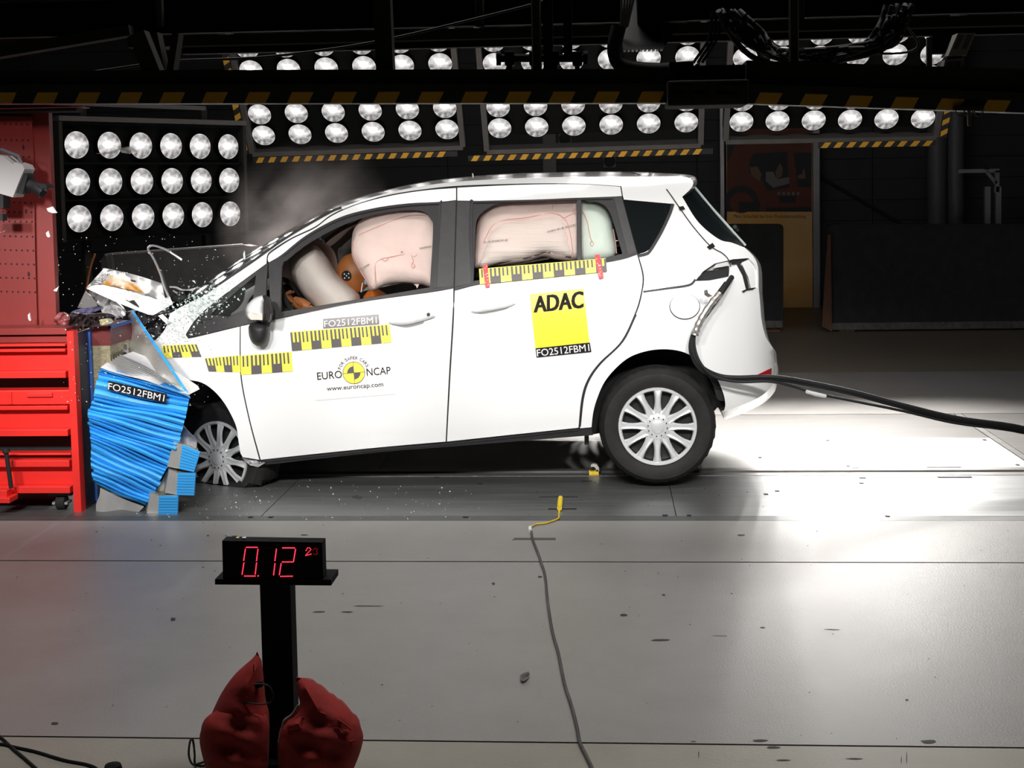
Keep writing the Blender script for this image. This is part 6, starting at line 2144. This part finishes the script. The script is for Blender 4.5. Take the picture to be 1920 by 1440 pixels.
# floor cables at the lower left
floor_cable('floor_cable', [(-60, 1395), (0, 1395), (25, 1400), (70, 1410), (120, 1425), (165, 1434), (185, 1445), (200, 1470)], .0045, CABLE, 'black cable lying across the pale floor at the lower left corner')
floor_cable('floor_cable', [(-40, 1350), (0, 1381), (25, 1404), (50, 1425), (75, 1448), (95, 1470)], .0045, CABLE, 'black cable running diagonally over another cable at the lower left')
o = MB().tube([G(x, y, z) for x, y, z in spline([(395, 1422, .004), (372, 1432, .004), (360, 1432, .02), (354, 1415, .07), (356, 1392, .10), (360, 1385, .105), (363, 1395, .09), (365, 1415, .04), (366, 1432, .004), (380, 1436, .004), (398, 1432, .004), (420, 1445, .004)], 6)], .003, 6).build('cable_loop', CABLE, None, smooth=60)
tag(recenter(o), 'small loop of black cable standing left of the tall sandbag', 'cable')
o = MB().lathe([(.0001, .0), (.02, .0), (.026, .006), (.022, .02), (.0001, .024)], 16, Matrix.Translation(G(212, 1447)) @ Matrix.Rotation(pi / 2, 4, 'X')).build('cable_plug', TB, None, smooth=50)
tag(recenter(o), 'black cable plug at the bottom edge of the picture', 'plug')
o = crumple('debris_scrap', [(975, 1270), (982, 1266), (991, 1263), (993, 1268), (988, 1276), (981, 1280), (976, 1277)], lambda x, y: G(x, y, .0).y - .01, .002, mat('black_plastic_scrap', (.02, .02, .02), .4), None, thick=.01, step=4, seed=41)
for v in o.data.vertices: v.co.z = max(.001, v.co.z + .004)
tag(recenter(o), 'small black plastic scrap lying on the grey floor', 'debris')

# ---------------------------------------------------------------- flying debris and glass
def shard_cloud(name, n, gen, size, m, seed, label):
    rn = random.Random(seed)
    mb = MB()
    for k in range(n):
        c = gen(rn)
        s = rn.uniform(*size)
        a = Vector((rn.gauss(0, 1), rn.gauss(0, 1), rn.gauss(0, 1))).normalized()
        b = a.orthogonal().normalized()
        d = a.cross(b)
        l = rn.uniform(.6, 2.2)
        mb.add([c + a * s * l, c - a * s * l * .6 + b * s, c - a * s * .5 - b * s * .7, c + d * s * .5], [(0, 1, 2), (0, 1, 3), (1, 2, 3), (2, 0, 3)])
    o = mb.build(name, m, None)
    tag(recenter(o), label, 'glass shards', kind='stuff')
    return o


def g_wind(rn):
    px, py = rn.gauss(372, 34), 0
    py = 560 + rn.gauss(0, 16) + (400 - px) * .35
    return P(px, py, YC + SD(px, py) - rn.uniform(.02, .10))


def g_wing(rn):
    px, py = rn.gauss(330, 26), rn.gauss(625, 26)
    return P(px, py, YC - rn.uniform(.0, .10))


def g_air(rn):
    return P(rn.uniform(110, 420), rn.uniform(440, 760), rn.uniform(6.2, 6.45))


def g_floor(rn):
    return G(rn.uniform(250, 900), rn.uniform(900, 975), .002)


shard_cloud('glass_shards', 340, g_wind, (.003, .009), SHARD, 1, 'spray of broken windscreen glass bursting at the base of the pillar')
shard_cloud('glass_dust', 330, g_wing, (.0015, .005), mat('dark_glass_crumbs', (.12, .14, .14), .3, col2=(.8, .82, .82), nscale=30), 2, 'fine dark crumbs of glass thrown over the white front wing')
shard_cloud('flying_specks', 330, g_air, (.001, .0032), WHITEPR, 3, 'tiny white paint specks flying in front of the crushed nose')
shard_cloud('floor_crumbs', 160, g_floor, (.0012, .004), WHITEPR, 4, 'tiny white crumbs scattered on the dark track plates')
for px, py, dx, dy, w, lb, m in ((97, 395, 10, 7, 3, 'white splinter flying before the red wall near the camera lens', WHITEPR), (5, 433, 6, -4, 6, 'white chip flying at the left picture edge', WHITEPR), (37, 655, 4, 12, 7, 'white and black chip flying before the top red beam', WHITEPR), (55, 596, 3, 8, 5, 'pale chip flying before the lower red wall', WHITEPR), (90, 440, 4, 6, 5, 'pale chip flying at the edge of the red wall', WHITEPR), (105, 541, 5, -7, 4, 'white sliver flying beside the red wall', WHITEPR), (458, 480, 2, 8, 7, 'bright clear shard flying in front of the windscreen pillar', SHARD), (205, 282, 26, -10, 10, 'translucent film scrap flying before the light bank', CLEARPL), (240, 281, 18, 4, 10, 'clear crumpled film flying before the second lamp column', CLEARPL)):
    q = [(px - dx, py - dy * .6), (px + dx * .2, py - dy - w * .3), (px + dx, py + dy * .6), (px + dx * .1, py + dy * .4 + w * .6), (px - dx * .7, py + w * .5)]
    o = crumple('flying_splinter', q, 6.6, .003, m, None, thick=.006, step=4, seed=int(px))
    tag(recenter(o), lb, 'debris', 'flying splinters')

# ---------------------------------------------------------------- smoke drifting from the windscreen
sm = bpy.data.materials.new('airbag_smoke')
sm.use_nodes = True
nt = sm.node_tree
nt.nodes.clear()
out = nt.nodes.new('ShaderNodeOutputMaterial')
vol = nt.nodes.new('ShaderNodeVolumePrincipled')
vol.inputs['Color'].default_value = (.95, .85, .82, 1)
vol.inputs['Anisotropy'].default_value = .35
tc = nt.nodes.new('ShaderNodeTexCoord')
nz = nt.nodes.new('ShaderNodeTexNoise')
nz.inputs['Scale'].default_value = 2.2
nz.inputs['Detail'].default_value = 6
nz.inputs['Roughness'].default_value = .62
nt.links.new(tc.outputs['Object'], nz.inputs['Vector'])
ln_ = nt.nodes.new('ShaderNodeVectorMath')
ln_.operation = 'LENGTH'
nt.links.new(tc.outputs['Object'], ln_.inputs[0])
fa = nt.nodes.new('ShaderNodeMapRange')
fa.inputs[1].default_value = 1.0
fa.inputs[2].default_value = .45
nt.links.new(ln_.outputs['Value'], fa.inputs[0])
mr = nt.nodes.new('ShaderNodeMapRange')
mr.inputs[1].default_value = .40
mr.inputs[2].default_value = .78
nt.links.new(nz.outputs[0], mr.inputs[0])
mu = nt.nodes.new('ShaderNodeMath')
mu.operation = 'MULTIPLY'
nt.links.new(fa.outputs[0], mu.inputs[0])
nt.links.new(mr.outputs[0], mu.inputs[1])
mu2 = nt.nodes.new('ShaderNodeMath')
mu2.operation = 'MULTIPLY'
mu2.inputs[1].default_value = 1.35
nt.links.new(mu.outputs[0], mu2.inputs[0])
nt.links.new(mu2.outputs[0], vol.inputs['Density'])
nt.links.new(vol.outputs[0], out.inputs['Volume'])
bm = bmesh.new()
bmesh.ops.create_icosphere(bm, subdivisions=3, radius=1)
me = bpy.data.meshes.new('smoke_cloud')
bm.to_mesh(me)
bm.free()
me.materials.append(sm)
so = bpy.data.objects.new('smoke_cloud', me)
COL.objects.link(so)
so.location = P(565, 400, 8.1)
so.scale = (.58, .45, .44)
so.rotation_euler = (0, radians(-32), 0)
tag(so, 'pale airbag smoke drifting up from the windscreen', 'smoke', kind='stuff')
